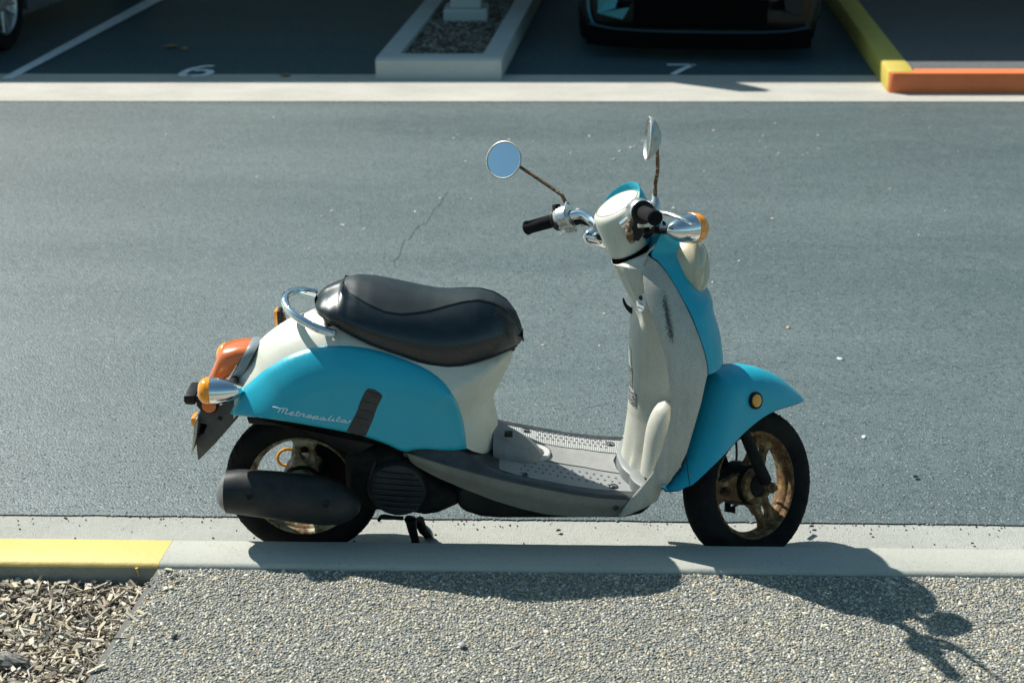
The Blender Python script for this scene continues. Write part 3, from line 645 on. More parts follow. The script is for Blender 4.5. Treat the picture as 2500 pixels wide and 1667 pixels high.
# --- front mudguard in the steering frame
ftop = [(555, 95), (650, 87), (750, 91), (850, 113), (950, 158), (1050, 232), (1120, 298), (1171, 354)]
fbot = [(1160, 368), (1100, 395), (1000, 440), (900, 505), (780, 600), (680, 700), (600, 790), (500, 900), (420, 990), (370, 1040), (335, 1058), (300, 1083), (240, 1093), (180, 1082), (120, 1050)]
T = cr([ats(*zz(6, *p), 0)[[0, 2]] for p in ftop], 4)
Bm = cr([ats(*zz(6, *p), -.078*(.25 if i == 0 else .6 if i == 1 else .85 if i == 2 else 1))[[0, 2]] for i, p in enumerate(fbot)], 3)
tip = T[-1]; backl = cr([ats(*zz(6, *p), -.03)[[0, 2]] for p in ((150, 1035), (205, 960), (262, 860), (312, 740), (352, 620), (385, 500), (425, 350), (462, 220), (505, 140))], 2)
fpoly = np.vstack([T, Bm, backl]); FW = Infl(np.vstack([backl, T]), .082, .085, 2.0)
v, t, nb = fill(fpoly, .010, FW.rings()); y = FW(v)
mb = MB(); mb.add([(a, -b, c) for (a, c), b in zip(v, y)], t); mb.add([(a, b, c) for (a, c), b in zip(v, y)], [q[::-1] for q in t])
vi = [(v[i][0], y[i], v[i][1]) for i in range(nb)]
for sg in (-1, 1):
    mb.grid([[(x, sg*yy, z) for x, yy, z in vi], [(x, sg*max(yy-.004, 0), z) for x, yy, z in vi]], cyc=True)
def tuck(p):
    q = MS(p); lim = .44
    if q[0] < lim and q[1] > -.15: q[0] = lim+(q[0]-lim)*(.1+.9*min(1, max(0, (-.11-q[1])/.04)))
    return q
part('front_mudguard', mb.xf(tuck), BLUE, angle=60)
inn_ = MB(); inn_.add([(a, -max(b-.005, 0), c-.003) for (a, c), b in zip(v, y)], t); inn_.add([(a, max(b-.005, 0), c-.003) for (a, c), b in zip(v, y)], t)
part('mudguard_liner', inn_.xf(tuck), BLACK)
c0 = ats(*zz(6, 846, 376), -.084)
rfl = part('side_reflector', MB().lathe([(-.01, 0), (-.01, .0225), (.004, .0225), (.007, .0195), (.0045, .0175), (.0045, 0)], MS(c0), axF, 32, a0=upF), BLACK)
part('reflector_lens', MB().lathe([(.003, .0172), (.0065, .0165), (.0085, .010), (.009, 0)], MS(c0), axF, 32, a0=upF), REFL, rfl)
# seam on the mudguard
sm = [ats(*zz(6, x, yy), -.0835) for x, yy in ((302, 800), (312, 880), (322, 960), (335, 1050))]
part('seam', MB().tube([MS(p) for p in sm], .0012, 6, sub=4), BLACK)

# --- rear body
Bpx = [(440, 900), (434, 800), (440, 720), (500, 600), (560, 510), (640, 440), (720, 390), (830, 345), (920, 315), (1100, 270), (1500, 330), (1900, 420), (2150, 500), (2226, 560), (2212, 640), (2165, 740), (2120, 830), (2096, 885), (2108, 950), (2121, 1020), (2122, 1150), (2100, 1225)]
Lb = np.array([at(*zz(3, *p), 0)[[0, 2]] for p in Bpx])
Dl = Lb.copy(); Dl[0] += (-.07, 0); Dl[1] += (-.055, .0); Dl[2] += (-.03, .0)
bot = [at(*zz(3, *p), -.13)[[0, 2]] for p in ((1930, 1240), (1900, 1215), (1750, 1190), (1500, 1180), (1400, 1140), (1120, 1060), (900, 1010), (700, 975), (560, 950), (470, 935))]
wb = lambda P: .158-.035*np.clip((P[:, 0]+.10)/.16, 0, 1)
BW = Infl(cr(Dl, 4), wb, .155, 1.75)
bpoly = np.vstack([cr(Lb, 4), bot])
inflated('rear_body', bpoly, BW, CREAM, SB, .012)
bl = [(355, 1000), (362, 985), (400, 900), (432, 850), (462, 815), (520, 765), (600, 702), (700, 640), (800, 595), (900, 566), (1000, 554), (1150, 555), (1300, 578), (1450, 622), (1600, 682), (1700, 740), (1780, 812), (1840, 900), (1880, 1000), (1905, 1110), (1918, 1230),
      (1850, 1240), (1700, 1236), (1600, 1234), (1500, 1248), (1400, 1205), (1250, 1152), (1120, 1120), (900, 1080), (700, 1046), (550, 1026), (430, 1014)]
class BW2(Infl):
    pass
BX = Infl(BW.L, lambda P: wb(P)+.003, BW.r, BW.p)
blp = np.array([surf(*zz(3, *p), BX)[[0, 2]] for p in bl]); blp = np.vstack([blp[:1], cr(blp[1:21], 3), cr(blp[20:], 3)[1:]])
sp_ = patch('side_panel', blp, BX, .007, BLUE, SB, .008, .010)
# lettering
PX = Infl(BW.L, lambda P: wb(P)+.0105, BW.r, BW.p)
let = [[(190, 240), (260, 252), (335, 270)], [(332, 268), (312, 300), (283, 342)], [(318, 285), (350, 266), (385, 266), (392, 282), (370, 320), (350, 350)],
       [(380, 292), (410, 273), (445, 275), (455, 292), (430, 328), (414, 352), (425, 366), (455, 368), (488, 362), (530, 360), (560, 350), (566, 338), (545, 334), (512, 345), (492, 366), (498, 380), (530, 386), (570, 386), (600, 388)],
       [(658, 312), (632, 350), (606, 385), (612, 396), (645, 398), (672, 395), (700, 362)], [(612, 338), (645, 344), (684, 352)],
       [(700, 360), (715, 368), (750, 366), (760, 374), (742, 396), (735, 408), (750, 414), (790, 414)],
       [(880, 398), (855, 388), (822, 398), (800, 418), (812, 430), (845, 426), (875, 412), (884, 400), (868, 396)], [(812, 430), (850, 436), (890, 434), (930, 412)],
       [(944, 408), (925, 436), (902, 468)], [(930, 420), (960, 408), (996, 410), (1002, 422), (980, 440), (940, 446), (925, 440)], [(940, 446), (1000, 456), (1050, 458)],
       [(1118, 436), (1090, 430), (1060, 442), (1048, 460), (1066, 470), (1100, 466), (1124, 450), (1122, 436)], [(1066, 470), (1130, 474), (1170, 476)],
       [(1252, 398), (1215, 440), (1184, 470), (1200, 482), (1240, 484), (1262, 470), (1284, 452)], [(1284, 452), (1268, 476), (1278, 490), (1310, 492)], [(1296, 434), (1300, 438)],
       [(1400, 410), (1365, 450), (1332, 484), (1345, 496), (1400, 498), (1425, 496)], [(1348, 446), (1390, 450), (1418, 456)],
       [(1504, 486), (1470, 472), (1440, 486), (1424, 504), (1444, 514), (1480, 510), (1502, 490)], [(1510, 482), (1494, 506), (1500, 520), (1550, 520), (1562, 506)], [(1574, 492), (1566, 505), (1560, 518)], [(1570, 498), (1582, 490), (1596, 490)]]
lm = MB()
for s_ in let:
    q = cr(np.array([surf(*zz(7, *p), PX) for p in s_]), 4) if len(s_) > 2 else np.array([surf(*zz(7, *p), PX) for p in s_])
    lm.tube(list(q), .0013, 6)
part('lettering', lm, LETTER, sp_, label='silver script reading Metropolitan, its last letter under the tape')
# tape strip
tp = [(1268, 829), (1312, 838), (1362, 872), (1364, 886), (1330, 955), (1300, 1040), (1262, 1130), (1246, 1148), (1200, 1140), (1123, 1116), (1150, 1062), (1190, 985), (1215, 915), (1245, 850)]
PT = Infl(BW.L, lambda P: wb(P)+.0098, BW.r, BW.p); tpp = np.array([surf(*zz(3, *p), PT)[[0, 2]] for p in tp])
tape = patch('tape_strip', tpp, PT, .0015, TAPE, sp_, .006, .003, both=False)
for a_, b_ in (((1228, 905), (1328, 945)), ((1200, 958), (1305, 1000)), ((1180, 1010), (1290, 1052)), ((1250, 838), (1355, 890))):
    part('tape_wrinkle', MB().tube([surf(*zz(3, *(np.array(a_)*(1-t)+np.array(b_)*t+(0, 5*math.sin(t*7)))), PT)+np.array([0, -.0018, 0]) for t in np.linspace(.06, .94, 7)], [.0004, .0012, .0014, .001, .0014, .0012, .0004], 5), TAPE, tape)

# --- seat
def ip(tab, x): a = np.array(tab, float); return float(np.interp(x, a[:, 0], a[:, 1]))
s_bot = [(918, 270), (940, 320), (980, 352), (1040, 395), (1110, 440), (1200, 490), (1300, 540), (1400, 578), (1500, 613), (1600, 651), (1700, 678), (1800, 688), (1900, 680), (2000, 656), (2100, 622), (2180, 588), (2240, 556), (2275, 530), (2290, 490)]
s_top = [(918, 235), (940, 184), (980, 154), (1040, 127), (1110, 98), (1150, 82), (1200, 76), (1300, 85), (1400, 104), (1500, 126), (1600, 150), (1700, 166), (1800, 175), (1900, 178), (2000, 183), (2100, 210), (2180, 260), (2240, 320), (2275, 395), (2290, 470)]
s_seam = [(1100, 100), (1115, 150), (1160, 200), (1250, 255), (1300, 283), (1400, 327), (1500, 341), (1600, 333), (1700, 315), (1800, 287), (1900, 262), (2000, 250), (2100, 272), (2180, 318), (2240, 385), (2270, 450), (2290, 520)]
s_ys = [(1100, 0), (1112, .028), (1160, .052), (1200, .068), (1300, .088), (1400, .096), (1500, .096), (1600, .088), (1700, .075), (1800, .061), (1900, .049), (2000, .042), (2100, .040), (2180, .036), (2240, .028), (2275, .015), (2290, .004)]
s_ym = [(918, .02), (930, .05), (960, .078), (1040, .106), (1200, .127), (1400, .135), (1600, .135), (1800, .130), (1900, .124), (2000, .115), (2100, .098), (2180, .076), (2240, .050), (2275, .026), (2290, .008)]
rowsN = []; seam_pts = []; NT_ = 6; ybot = []
for x in np.concatenate([np.linspace(918, 1100, 12), np.linspace(1112, 2200, 40), np.linspace(2215, 2290, 8)]):
    ys, ym = (ip(s_ys, x) if x > 1100 else 0.0), ip(s_ym, x)
    zc = at(*zz(3, x, ip(s_top, x)), .018 if x < 2200 else .006)[2]; X = at(*zz(3, x, 400), -.03)[0]
    yb_ = ym*.93; zb = at(*zz(3, x, ip(s_bot, x)), -yb_)[2]
    if ys > 0: zs = min(at(*zz(3, x, ip(s_seam, x)), -ys)[2], zc-.001)
    else: ys = ym*.18; zs = zc-.004
    top = [(-ys*k, zc-(zc-zs)*k**2.2) for k in np.linspace(0, 1, NT_+1)]
    side = cr([(-ys+.02, zs+.01), (-ys, zs), (-(ys+(ym-ys)*.55), zs+(zb-zs)*.20), (-ym, zs+(zb-zs)*.58), (-yb_, zb), (-yb_+.02, zb-.002)], 5)[5:-5]
    half = top+[tuple(p) for p in side[1:]]+[(-(yb_-.012), zb-.002), (-(yb_-.04), zb+.012)]
    rowsN.append([(X, a_, b_) for a_, b_ in half]); seam_pts.append((x, X, ys, zs)); ybot.append((X, yb_, zb))
full = [[(p[0], -p[1], p[2]) for p in r[::-1]]+r[1:] for r in rowsN]
mb = MB(); mb.grid(full, cap=True); nc = len(full[0]); mid = nc//2
me_ = mb.mesh('seat', [SEATS, SEATT], angle=70)
seat = link('seat', me_, SB)
sa = [(x, X, ys, zs) for x, X, ys, zs in seam_pts if x > 1100]
xs_ = np.array([q[1] for q in sa]); yy_ = np.array([q[2] for q in sa])
for p in me_.polygons:
    X, Yc, Zc = p.center
    if X > xs_[0]-.002 and abs(Yc) < np.interp(X, xs_, yy_)-.0005 and Zc > np.interp(X, xs_, [q[3] for q in sa])-.002: p.material_index = 1
pp = [(X, -ys, zs+.0006) for x, X, ys, zs in sa]; pp2 = [(X, ys, z) for X, y, z in pp[::-1] for ys in [-y]]
loop = pp+pp2
part('piping', MB().tube([np.array(p) for p in loop+[loop[0]]], .0021, 8), SEATS, seat)
part('edge_piping', MB().tube([np.array((X, -y, z)) for X, y, z in ybot[1:-4]]+[np.array((X, y, z)) for X, y, z in ybot[1:-4][::-1]], .0028, 8), SEATS, seat)
stitch = MB()
for k in range(len(pp)-1):
    a_, b_ = np.array(pp[k]), np.array(pp[k+1]); nseg = max(1, int(np.linalg.norm(b_-a_)/.0065))
    for j in range(nseg):
        for sg in (1, -1):
            c_, d_ = a_+(b_-a_)*(j+.15)/nseg, a_+(b_-a_)*(j+.75)/nseg
            q1, q2 = [np.array([c[0], sg*(c[1]+.0055), c[2]+.0009]) for c in (c_, d_)]; stitch.tube([q1, q2], .0006, 4)
part('stitching', stitch, simple('dark_thread', (.05, .055, .06), .7), seat)
pb = surf(*zz(3, 2224, 570), BW); part('seat_hinge', MB().tube([at(*zz(3, 2222, 570), -.03), at(*zz(3, 2222, 570), .03)], .0062, 12), BLACK)
part('seat_buffer', MB().tube([at(*zz(3, 1000, 372), -.07), at(*zz(3, 1008, 420), -.085)], [.008, .007], 10), BLACK)
# --- grab rail
gr = [((1035, 470), -.112), ((940, 440), -.108), ((850, 395), -.098), ((775, 345), -.078), ((728, 290), -.045), ((718, 240), -.008), ((745, 205), .035), ((800, 188), .075), ((860, 190), .10), ((925, 205), .112)]
P_ = [at(*zz(3, *a_), b_) for a_, b_ in gr]
rail = part('grab_rail', MB().tube(P_, .0105, 16, sub=6), CHROMER)
part('rail_cap', MB().lathe([(0, .0105), (.006, .0100), (.009, .006), (.010, 0)], P_[0], P_[0]-P_[1], 16), ALU, rail)
br = MB().tube([P_[1]+np.array([-.0, 0, -.004]), P_[1]+np.array([.03, .03, -.02])], .007, 8); part('rail_bracket', br, BLACK, rail)
# small rear reflector on a bracket (far side)
q = at(*zz(3, 688, 360), .10); 
rr = part('rear_reflector', MB().box(q+np.array([-.005, -.018, -.022]), q+np.array([.005, .018, .022])), BLACK, bevel=.003)
part('reflector_lens', MB().box(q+np.array([-.013, -.017, -.021]), q+np.array([-.005, .017, .021])), ORANGE, rr, bevel=.0015)
part('reflector_bracket', MB().tube([q+np.array([.008, 0, .01]), q+np.array([.014, 0, -.03]), q+np.array([.002, -.01, -.045]), q+np.array([-.012, -.01, -.05])], .004, 8, sub=4), STEM, rr)
# --- tail lamp
def loftx(secs, mat, name, n=24, parent=SB, p=2.0, cap=True, **kw):
    """secs: (centre xyz, dir-x tilt axis a, half widths (along a), (along y))"""
    rows = []
    for c, a_, ra, ry in secs:
        c = np.asarray(c, float); a_ = np.asarray(a_, float); a_ /= np.linalg.norm(a_)
        rows.append([c+a_*ra*np.sign(math.cos(k))*abs(math.cos(k))**(2/p)+np.array([0, 1, 0])*ry*np.sign(math.sin(k))*abs(math.sin(k))**(2/p) for k in np.linspace(0, 2*PI, n, endpoint=False)])
    return part(name, MB().grid(rows, cyc=True, cap=cap), mat, parent, **kw)
def quadsec(pa, pb, ry, Y0=-.0):                 # section spanned by two pixels (z8) on the mid plane
    a_, b_ = at(*zz(8, *pa), Y0), at(*zz(8, *pb), Y0); return ((a_+b_)/2, a_-b_, np.linalg.norm(a_-b_)/2, ry)
# lens: from its front edge against the grey base to the blunt rear face
loftx([quadsec((845, 64), (600, 440), .052), quadsec((740, 66), (560, 470), .055), quadsec((640, 82), (500, 500), .056), quadsec((560, 100), (440, 520), .054), quadsec((515, 118), (390, 525), .046), quadsec((492, 150), (345, 522), .035), quadsec((470, 195), (338, 500), .012)], REDO, 'tail_lamp', 28, p=3.2)
loftx([quadsec((960, 60), (660, 620), .060), quadsec((905, 46), (630, 600), .062), quadsec((846, 56), (585, 560), .060), quadsec((836, 72), (590, 520), .054)], simple('grey_lamp_base', (.20, .235, .25), .4), 'tail_lamp_base', 28, p=2.8)
# --- rear frame / plate holder
def prism(name, pts, k, y0, y1, mat, parent=SB, bevel=.002, Y=None, **kw):
    Y = (y0+y1)/2 if Y is None else Y; P_ = [at(*zz(k, *p), Y) for p in pts]; n = len(P_)
    mb = MB(); mb.add([(p[0], y0, p[2]) for p in P_]+[(p[0], y1, p[2]) for p in P_], [tuple(range(n)), tuple(range(n, 2*n))[::-1]]+[(i, i+n, (i+1) % n+n, (i+1) % n) for i in range(n)])
    return part(name, mb, mat, parent, bevel=bevel, angle=30, **kw)
prism('plate_lamp', [(35, 715), (60, 712), (178, 712), (182, 832), (60, 828), (38, 790)], 8, -.045, .045, BLACK, Y=-.045, bevel=.006)
prism('lamp_bracket', [(180, 712), (330, 708), (420, 720), (450, 850), (330, 930), (262, 935), (225, 880), (190, 845)], 8, -.05, .05, BLACK, Y=-.05, bevel=.006)
part('plate_lamp_cover', MB().box(at(255, 0, 0)*0+np.array([0, 0, 0]), np.array([.001, .001, .001])), BLACK) if False else None
prism('rear_mudguard', [(225, 930), (300, 900), (420, 860), (520, 800), (660, 760), (700, 900), (705, 962), (560, 1130), (400, 1310), (210, 1500), (195, 1380), (190, 1240), (230, 1185), (275, 1180), (320, 1060), (250, 1050), (200, 1010)], 8, -.062, .062, simple('faded_black_plastic', (.045, .047, .048), .6, c2=(.075, .075, .072), sc=18, bump=.0003), Y=-.062, bevel=.004)
prism('number_plate', [(196, 990), (212, 1000), (206, 1090), (185, 1240), (150, 1385), (128, 1392), (150, 1300), (160, 1180), (165, 1060), (180, 1000)], 8, -.085, .085, simple('plate_metal', (.35, .36, .33), .35, metal=.8), Y=-.085, bevel=.0005)
prism('plate_reflector', [(128, 985), (178, 982), (162, 1080), (128, 1078)], 8, -.02, .02, ORANGE, Y=-.02)
c0 = at(*zz(8, 348, 832), -.070); 
rfl = part('side_reflector', MB().lathe([(-.012, 0), (-.012, .0215), (.003, .0215), (.005, .019), (.003, .018), (.003, 0)], c0, (.05, -1, .05), 28), BLACK)
part('reflector_lens', MB().lathe([(.001, .0182), (.005, .0178), (.0075, .010), (.008, 0)], c0, (.05, -1, .05), 28), m_lens('orange_red_reflector', (.75, .17, .02), .3), rfl)
part('guard_bolt', MB().lathe([(0, 0), (0, .006), (.003, .006), (.005, .003), (.005, 0)], at(*zz(8, 478, 985), -.063), (0, -1, 0), 10), BLACK)
# --- turn signals: chrome bullets
def signal(tail, lensc, R, Lm, stalk0, stalk1, side, dark=BLACK):
    ax = lensc-tail; L_ = np.linalg.norm(ax); 
    b = part('turn_signal', MB().lathe([(0, 0), (.004, R*.22), (L_*.09, R*.40), (L_*.25, R*.64), (L_*.45, R*.84), (L_*.65, R*.95), (L_*.85, R), (L_*.9, R*1.0), (L_*.9, 0)], tail, ax, 36), CHROME)
    part('lens', MB().lathe([(L_*.88, R*.99), (L_*.90, R*1.04), (L_*.90+Lm*.6, R*1.02), (L_*.9+Lm*.62, R*.97), (L_*.90+Lm, R*.92), (L_*.90+Lm*1.5, R*.6), (L_*.9+Lm*1.7, 0)], tail, ax, 36), ORANGE, b)
    part('stalk', MB().tube([stalk0, stalk1], [.0115, .0095], 14), dark, b)
for sg in (-1, 1):
    tail = np.array([.283, .163*sg, .909]); le = tail+np.array([.086, 0, -.001 if sg < 0 else -.010])
    mid = tail*.62+le*.38
    signal(MS(tail), MS(le), .0365, .026, MS(mid*np.array([1, .85, 1])), MS(np.array([mid[0]+.005, .07*sg, mid[2]+.004])), sg)
tl = at(*zz(8, 762, 655), -.108); le = at(*zz(8, 372, 655), -.115); le = le+np.array([-.012, 0, 0])
for sg in (-1, 1):
    f_ = lambda p: np.array([p[0], p[1]*(-sg), p[2]])
    a_, b_ = f_(tl), f_(le); signal(a_, b_, .0345, .019, a_*.7+b_*.3+np.array([0, 0, .012]), at(*zz(8, 660, 505), -.055)*np.array([1, -sg, 1]), sg)

# --- muffler and engine
mz = [((150, 640), 60), ((175, 640), 105), ((215, 632), 140), ((300, 632), 152), ((450, 645), 160), ((600, 662), 167), ((750, 678), 170), ((900, 697), 165), ((1000, 712), 140), ((1080, 722), 100), ((1130, 722), 55), ((1150, 720), 15)]
def mpt(x, y): return at(*zz(4, x, y), -.19)
def muf(lo, hi, name, mat, parent, grow=0):
    rows = []
    for (x, y), h in mz[lo:hi]:
        c = mpt(x, y); r_ = h/2.868/955/.93+grow; rows.append([c+np.array([0, math.cos(k)*min(r_*.95, .052), math.sin(k)*r_]) for k in np.linspace(0, 2*PI, 32, endpoint=False)])
    rows = [list(x) for x in rows]
    return part(name, MB().grid(rows, cyc=True, cap=True), mat, parent, angle=60)
MF = muf(2, 12, 'muffler', SHIELDM, SB)
muf(0, 3, 'end_cap', simple('grey_end_cap', (.16, .17, .17), .5, c2=(.08, .08, .08)), MF, -.003)
for x, y in ((398, 605), (927, 660)):
    c = mpt(x, y)+np.array([0, -.0505, .004]); part('shield_bolt', MB().lathe([(-.012, 0), (-.012, .0095), (.003, .0095), (.0035, .006), (.001, .005), (.001, 0)], c, (0, -1, .25), 16), BLACK, MF)
ev, = [0],
def pinfl(name, pts, k, Y, w_, r_, mat, p=2.2, step=.012, parent=SB, **kw):
    P_ = np.array([at(*zz(k, *q), Y)[[0, 2]] for q in pts]); W = Infl(np.vstack([P_, P_[:1]]), w_, r_, p); return inflated(name, P_, W, mat, parent, step)
pinfl('engine', [(1010, 470), (1060, 330), (1200, 300), (1420, 310), (1700, 520), (1880, 640), (1855, 745), (1700, 812), (1600, 826), (1450, 800), (1215, 792), (1120, 740), (1020, 640)], 4, -.10, .115, .035, BLACKM)
fan = at(*zz(4, 1410, 610), -.125)
FC = part('fan_cover', MB().lathe([(-.02, .078), (.0, .078), (.010, .072), (.014, .060), (.014, 0)], fan, (0, -1, 0), 40), SHIELDM)
for k in range(7):
    dz = .050-.0165*k; hw = math.sqrt(max(.066**2-dz**2, .0001)); part('cooling_rib', MB().tube([fan+np.array([-hw, -.0145, dz+.004]), fan+np.array([0, -.017, dz]), fan+np.array([hw, -.0145, dz-.004])], .0045, 8, sub=3), SHIELDM, FC)
part('cable_guide', MB().tube([at(*zz(4, 1250, 420), -.13), at(*zz(4, 1225, 500), -.14), at(*zz(4, 1205, 590), -.14), at(*zz(4, 1215, 660), -.14)], .004, 8, sub=4), BLACK)
pinfl('transmission_case', [(665, 330), (700, 250), (900, 215), (1200, 230), (1330, 400), (1300, 560), (1100, 620), (900, 610), (720, 560), (650, 430)], 4, .10, .055, .03, BLACKM)
for ob in [o for o in COL.objects if o.name.startswith('transmission_case')]: ob.data.transform(Matrix.Translation((0, .12, 0)))
part('rear_shock', MB().tube([np.array([-.54, .10, .21]), np.array([-.42, .10, .50])], [.02, .028], 12), BLACKM)
pinfl('underbody', [(480, 700), (480, 830), (520, 890), (570, 925), (700, 965), (850, 976), (1800, 972), (1950, 942), (2020, 885), (2044, 830), (2040, 770), (1900, 720), (1400, 640), (700, 600)], 5, -.09, .11, .03, BLACK)
# inner mudguard over the rear tyre
rows = []
for a_ in np.linspace(math.radians(20), math.radians(100), 20):
    rows.append([hubR+np.array([math.cos(a_)*rr_, yy, math.sin(a_)*rr_]) for rr_, yy in ((.19, -.062), (.215, -.06), (.226, -.045), (.229, 0), (.226, .045), (.215, .06), (.19, .062))])
part('inner_mudguard', MB().grid(rows), BLACK)
prism('frame_tail', [(350, 112), (420, 118), (1250, 300), (1100, 380), (700, 180), (365, 155)], 4, -.10, .10, BLACK, Y=-.10)
part('rear_reflector_ring', MB().lathe([(0, .029), (.004, .031), (.008, .029), (.008, .023), (0, .023), (0, .029)], at(*zz(4, 632, 385), .20), (0.3, -1, 0), 28), REFL)
# --- centre stand
sl = lambda x, y, Y: at(*zz(11, x, y), Y)
STD = part('centre_stand', MB().tube([sl(1150, 330, -.07), sl(1250, 330, .07)], .012, 10), BLACKM)
for (a_, b_, c_, Y, nm) in (((1210, 330), (1260, 640), (1370, 1010), -.075, 0), ((1430, 330), (1560, 640), (1720, 960), .055, 1)):
    p0, p1, p2 = sl(*a_, Y), sl(*b_, Y*1.05), sl(*c_, Y*1.15); p2[2] = max(p2[2], .008)
    lg = part('stand_leg', MB().tube([p0, p1, p2], [.0155, .0125, .0100], 10), BLACKM, STD)
    part('stand_foot', MB().tube([p2+np.array([-.012, 0, 0]), p2+np.array([.008, 0, .004])], .0085, 10), BLACKM, lg)
part('stand_flange', MB().tube([sl(1560, 470, .06), sl(1720, 640, .062), sl(1800, 800, .064), sl(1790, 950, .066)], [.004, .007, .007, .005], 10, sub=4), simple('worn_grey_metal', (.25, .28, .29), .3, metal=.6), STD)
part('stand_tang', MB().tube([sl(980, 290, -.09), sl(700, 270, -.10), sl(500, 250, -.10), sl(380, 240, -.10), sl(300, 320, -.10), sl(310, 370, -.10)], [.006, .006, .007, .006, .005, .004], 8, sub=4), BLACKM, STD)

# --- floorboard
sk_t = [(120, 455), (180, 472), (300, 510), (500, 570), (800, 650), (1100, 715), (1400, 772), (1600, 800), (1835, 816), (1900, 818)]
sk_w = [(120, .150), (300, .163), (600, .168), (1100, .172), (1600, .176), (1900, .178)]
sk_b = [(120, 462), (150, 520), (200, 560), (350, 640), (550, 725), (800, 820), (1000, 880), (1200, 925), (1400, 943), (1600, 946), (1757, 936), (1900, 915)]
xs5 = np.concatenate([np.linspace(122, 200, 6), np.linspace(230, 1878, 41)])
FX, FZ, FWD = [], [], []; rows = []
for x in xs5:
    wv_ = ip(sk_w, x); p = at(*zz(5, x, ip(sk_t, x)), -wv_); FX.append(p[0]); FZ.append(p[2]); FWD.append(wv_)
    q = at(*zz(5, x, ip(sk_b, x)), -(wv_-.032)); q[0] = p[0]
    m1 = p*.65+q*.35+np.array([0, -.006, 0]); m2 = p*.3+q*.7+np.array([0, -.002, 0])
    rows.append([p+np.array([0, .006, .0015]), p+np.array([0, .0, -.001]), *[tuple(k) for k in cr([p, m1, m2, q], 4)[1:]], q+np.array([0, .02, .006])])
FX, FZ, FWD = map(np.array, (FX, FZ, FWD))
part('skirt_screw', MB().lathe([(-.004, .0075), (.001, .0070), (.0012, .0055), (-.001, .004), (-.001, 0)], at(*zz(5, 1737, 880), -.1735), (0, -1, -.2), 14), RIMBAND)
for sg in (1, -1): part('side_skirt', MB().grid([[(a_[0], a_[1]*sg, a_[2]) for a_ in r] for r in rows]), SKIRT, angle=60)
zf = lambda x: float(np.interp(x, FX, FZ)); wf = lambda x: float(np.interp(x, FX, FWD))
X9 = at(*zz(5, 900, 700), -.17)[0]; X1 = FX[0]
rows = []
for x in np.concatenate([np.linspace(FX[0]-.004, FX[-1], 60)]):
    zt_, wt = zf(x), wf(x); h = .046*max(0, 1-max(0, (x-X1-.10))/(X9-X1-.10))**1.3 if x < X9 else 0
    e_ = min(1, max(0, (x-X1)/.03))
    half = [(-wt+.004, zt_-.012), (-wt+.0, zt_+.001), (-wt+.004, zt_+.006*e_), (-wt+.014, zt_+.009*e_+h*.25), (-wt+.030, zt_+.008+h*.85), (-wt+.042, zt_+.004+h), (-.05, zt_+.004+h*.9), (0, zt_+.004+h*.9)]
    half = cr(half, 3)
    hh_ = [tuple(k) for k in half]; rows.append([(x, a_, b_) for a_, b_ in hh_]+[(x, -a_, b_) for a_, b_ in hh_[-2::-1]])
FB = part('floorboard', MB().grid(rows), RIMBAND, angle=60)
def onfloor(px, py, off=.0045):
    Zc = .28
    for _ in range(15): p = atz(px, py, Zc); Zc = zf(p[0])+off
    return p
def pad(name, pts, mat, off=.0045):
    P2 = [onfloor(*zz(5, *p), off)[:2] for p in pts]; v, t, n = fill(np.array(P2), .012); zt_ = np.array([zf(x)+off+.0025 for x, _ in v])
    mb = MB(); mb.add([(a_, b_, c_) for (a_, b_), c_ in zip(v, zt_)], t); mb.grid([[(v[i][0], v[i][1], zt_[i]) for i in range(n)], [(v[i][0], v[i][1], zt_[i]-.006) for i in range(n)]], cyc=True)
    o = part(name, mb, mat, FB, angle=30); return o, v, zt_
padn = [(720, 525), (820, 503), (1000, 506), (1190, 526), (1500, 576), (1790, 628), (1850, 690), (1876, 756), (1700, 748), (1300, 694), (990, 632), (800, 572)]
padf = [(840, 240), (1300, 300), (1785, 362), (1742, 464), (1500, 434), (1300, 410), (1180, 388), (1000, 310), (900, 265)]
padc = [(1190, 396), (1300, 417), (1500, 441), (1740, 471), (1715, 520), (1745, 590), (1780, 618), (1500, 568), (1200, 518), (1245, 480), (1240, 440)]
for nm, pts, mt in (('tread_pad', padn, PADN), ('tread_pad', padf, PADF), ('tread_pad', padc, PADC)): pad(nm, pts, mt)
stud = MB()
for k in range(14):
    for j in range(3):
        for (x0, y0, x1, y1, dy) in ((1010, 548, 1790, 690, 34), (1130, 300, 1700, 385, 26)):
            t = (k+.5*(j % 2))/14; x, yv = x0+(x1-x0)*t, y0+(y1-y0)*t-dy*.5+j*dy*.9+(-16 if y0 > 500 else 0)
            p = onfloor(*zz(5, x, yv), .008); stud.lathe([(-.002, .0035), (.0008, .003), (.0012, 0)], p, (0, 0, 1), 8)
part('grip_studs', stud, simple('stud_grey', (.13, .14, .14), .6), FB, kind='stuff')
for x, yv in ((1030, 625), (1718, 712), (1042, 284), (1692, 389)):
    p = onfloor(*zz(5, x, yv), .0075)
    h_ = part('screw_hole', MB().lathe([(.0004, .0125), (.002, .0115), (.0022, .0105), (-.0015, .0095), (-.002, 0)], p, (0, 0, 1), 20), RIMBAND, FB)
    part('screw', MB().lathe([(-.0012, .006), (.0006, .005), (.001, 0)], p+np.array([0, -.001, .0]), (0, 0, 1), 12), BLACK, h_)
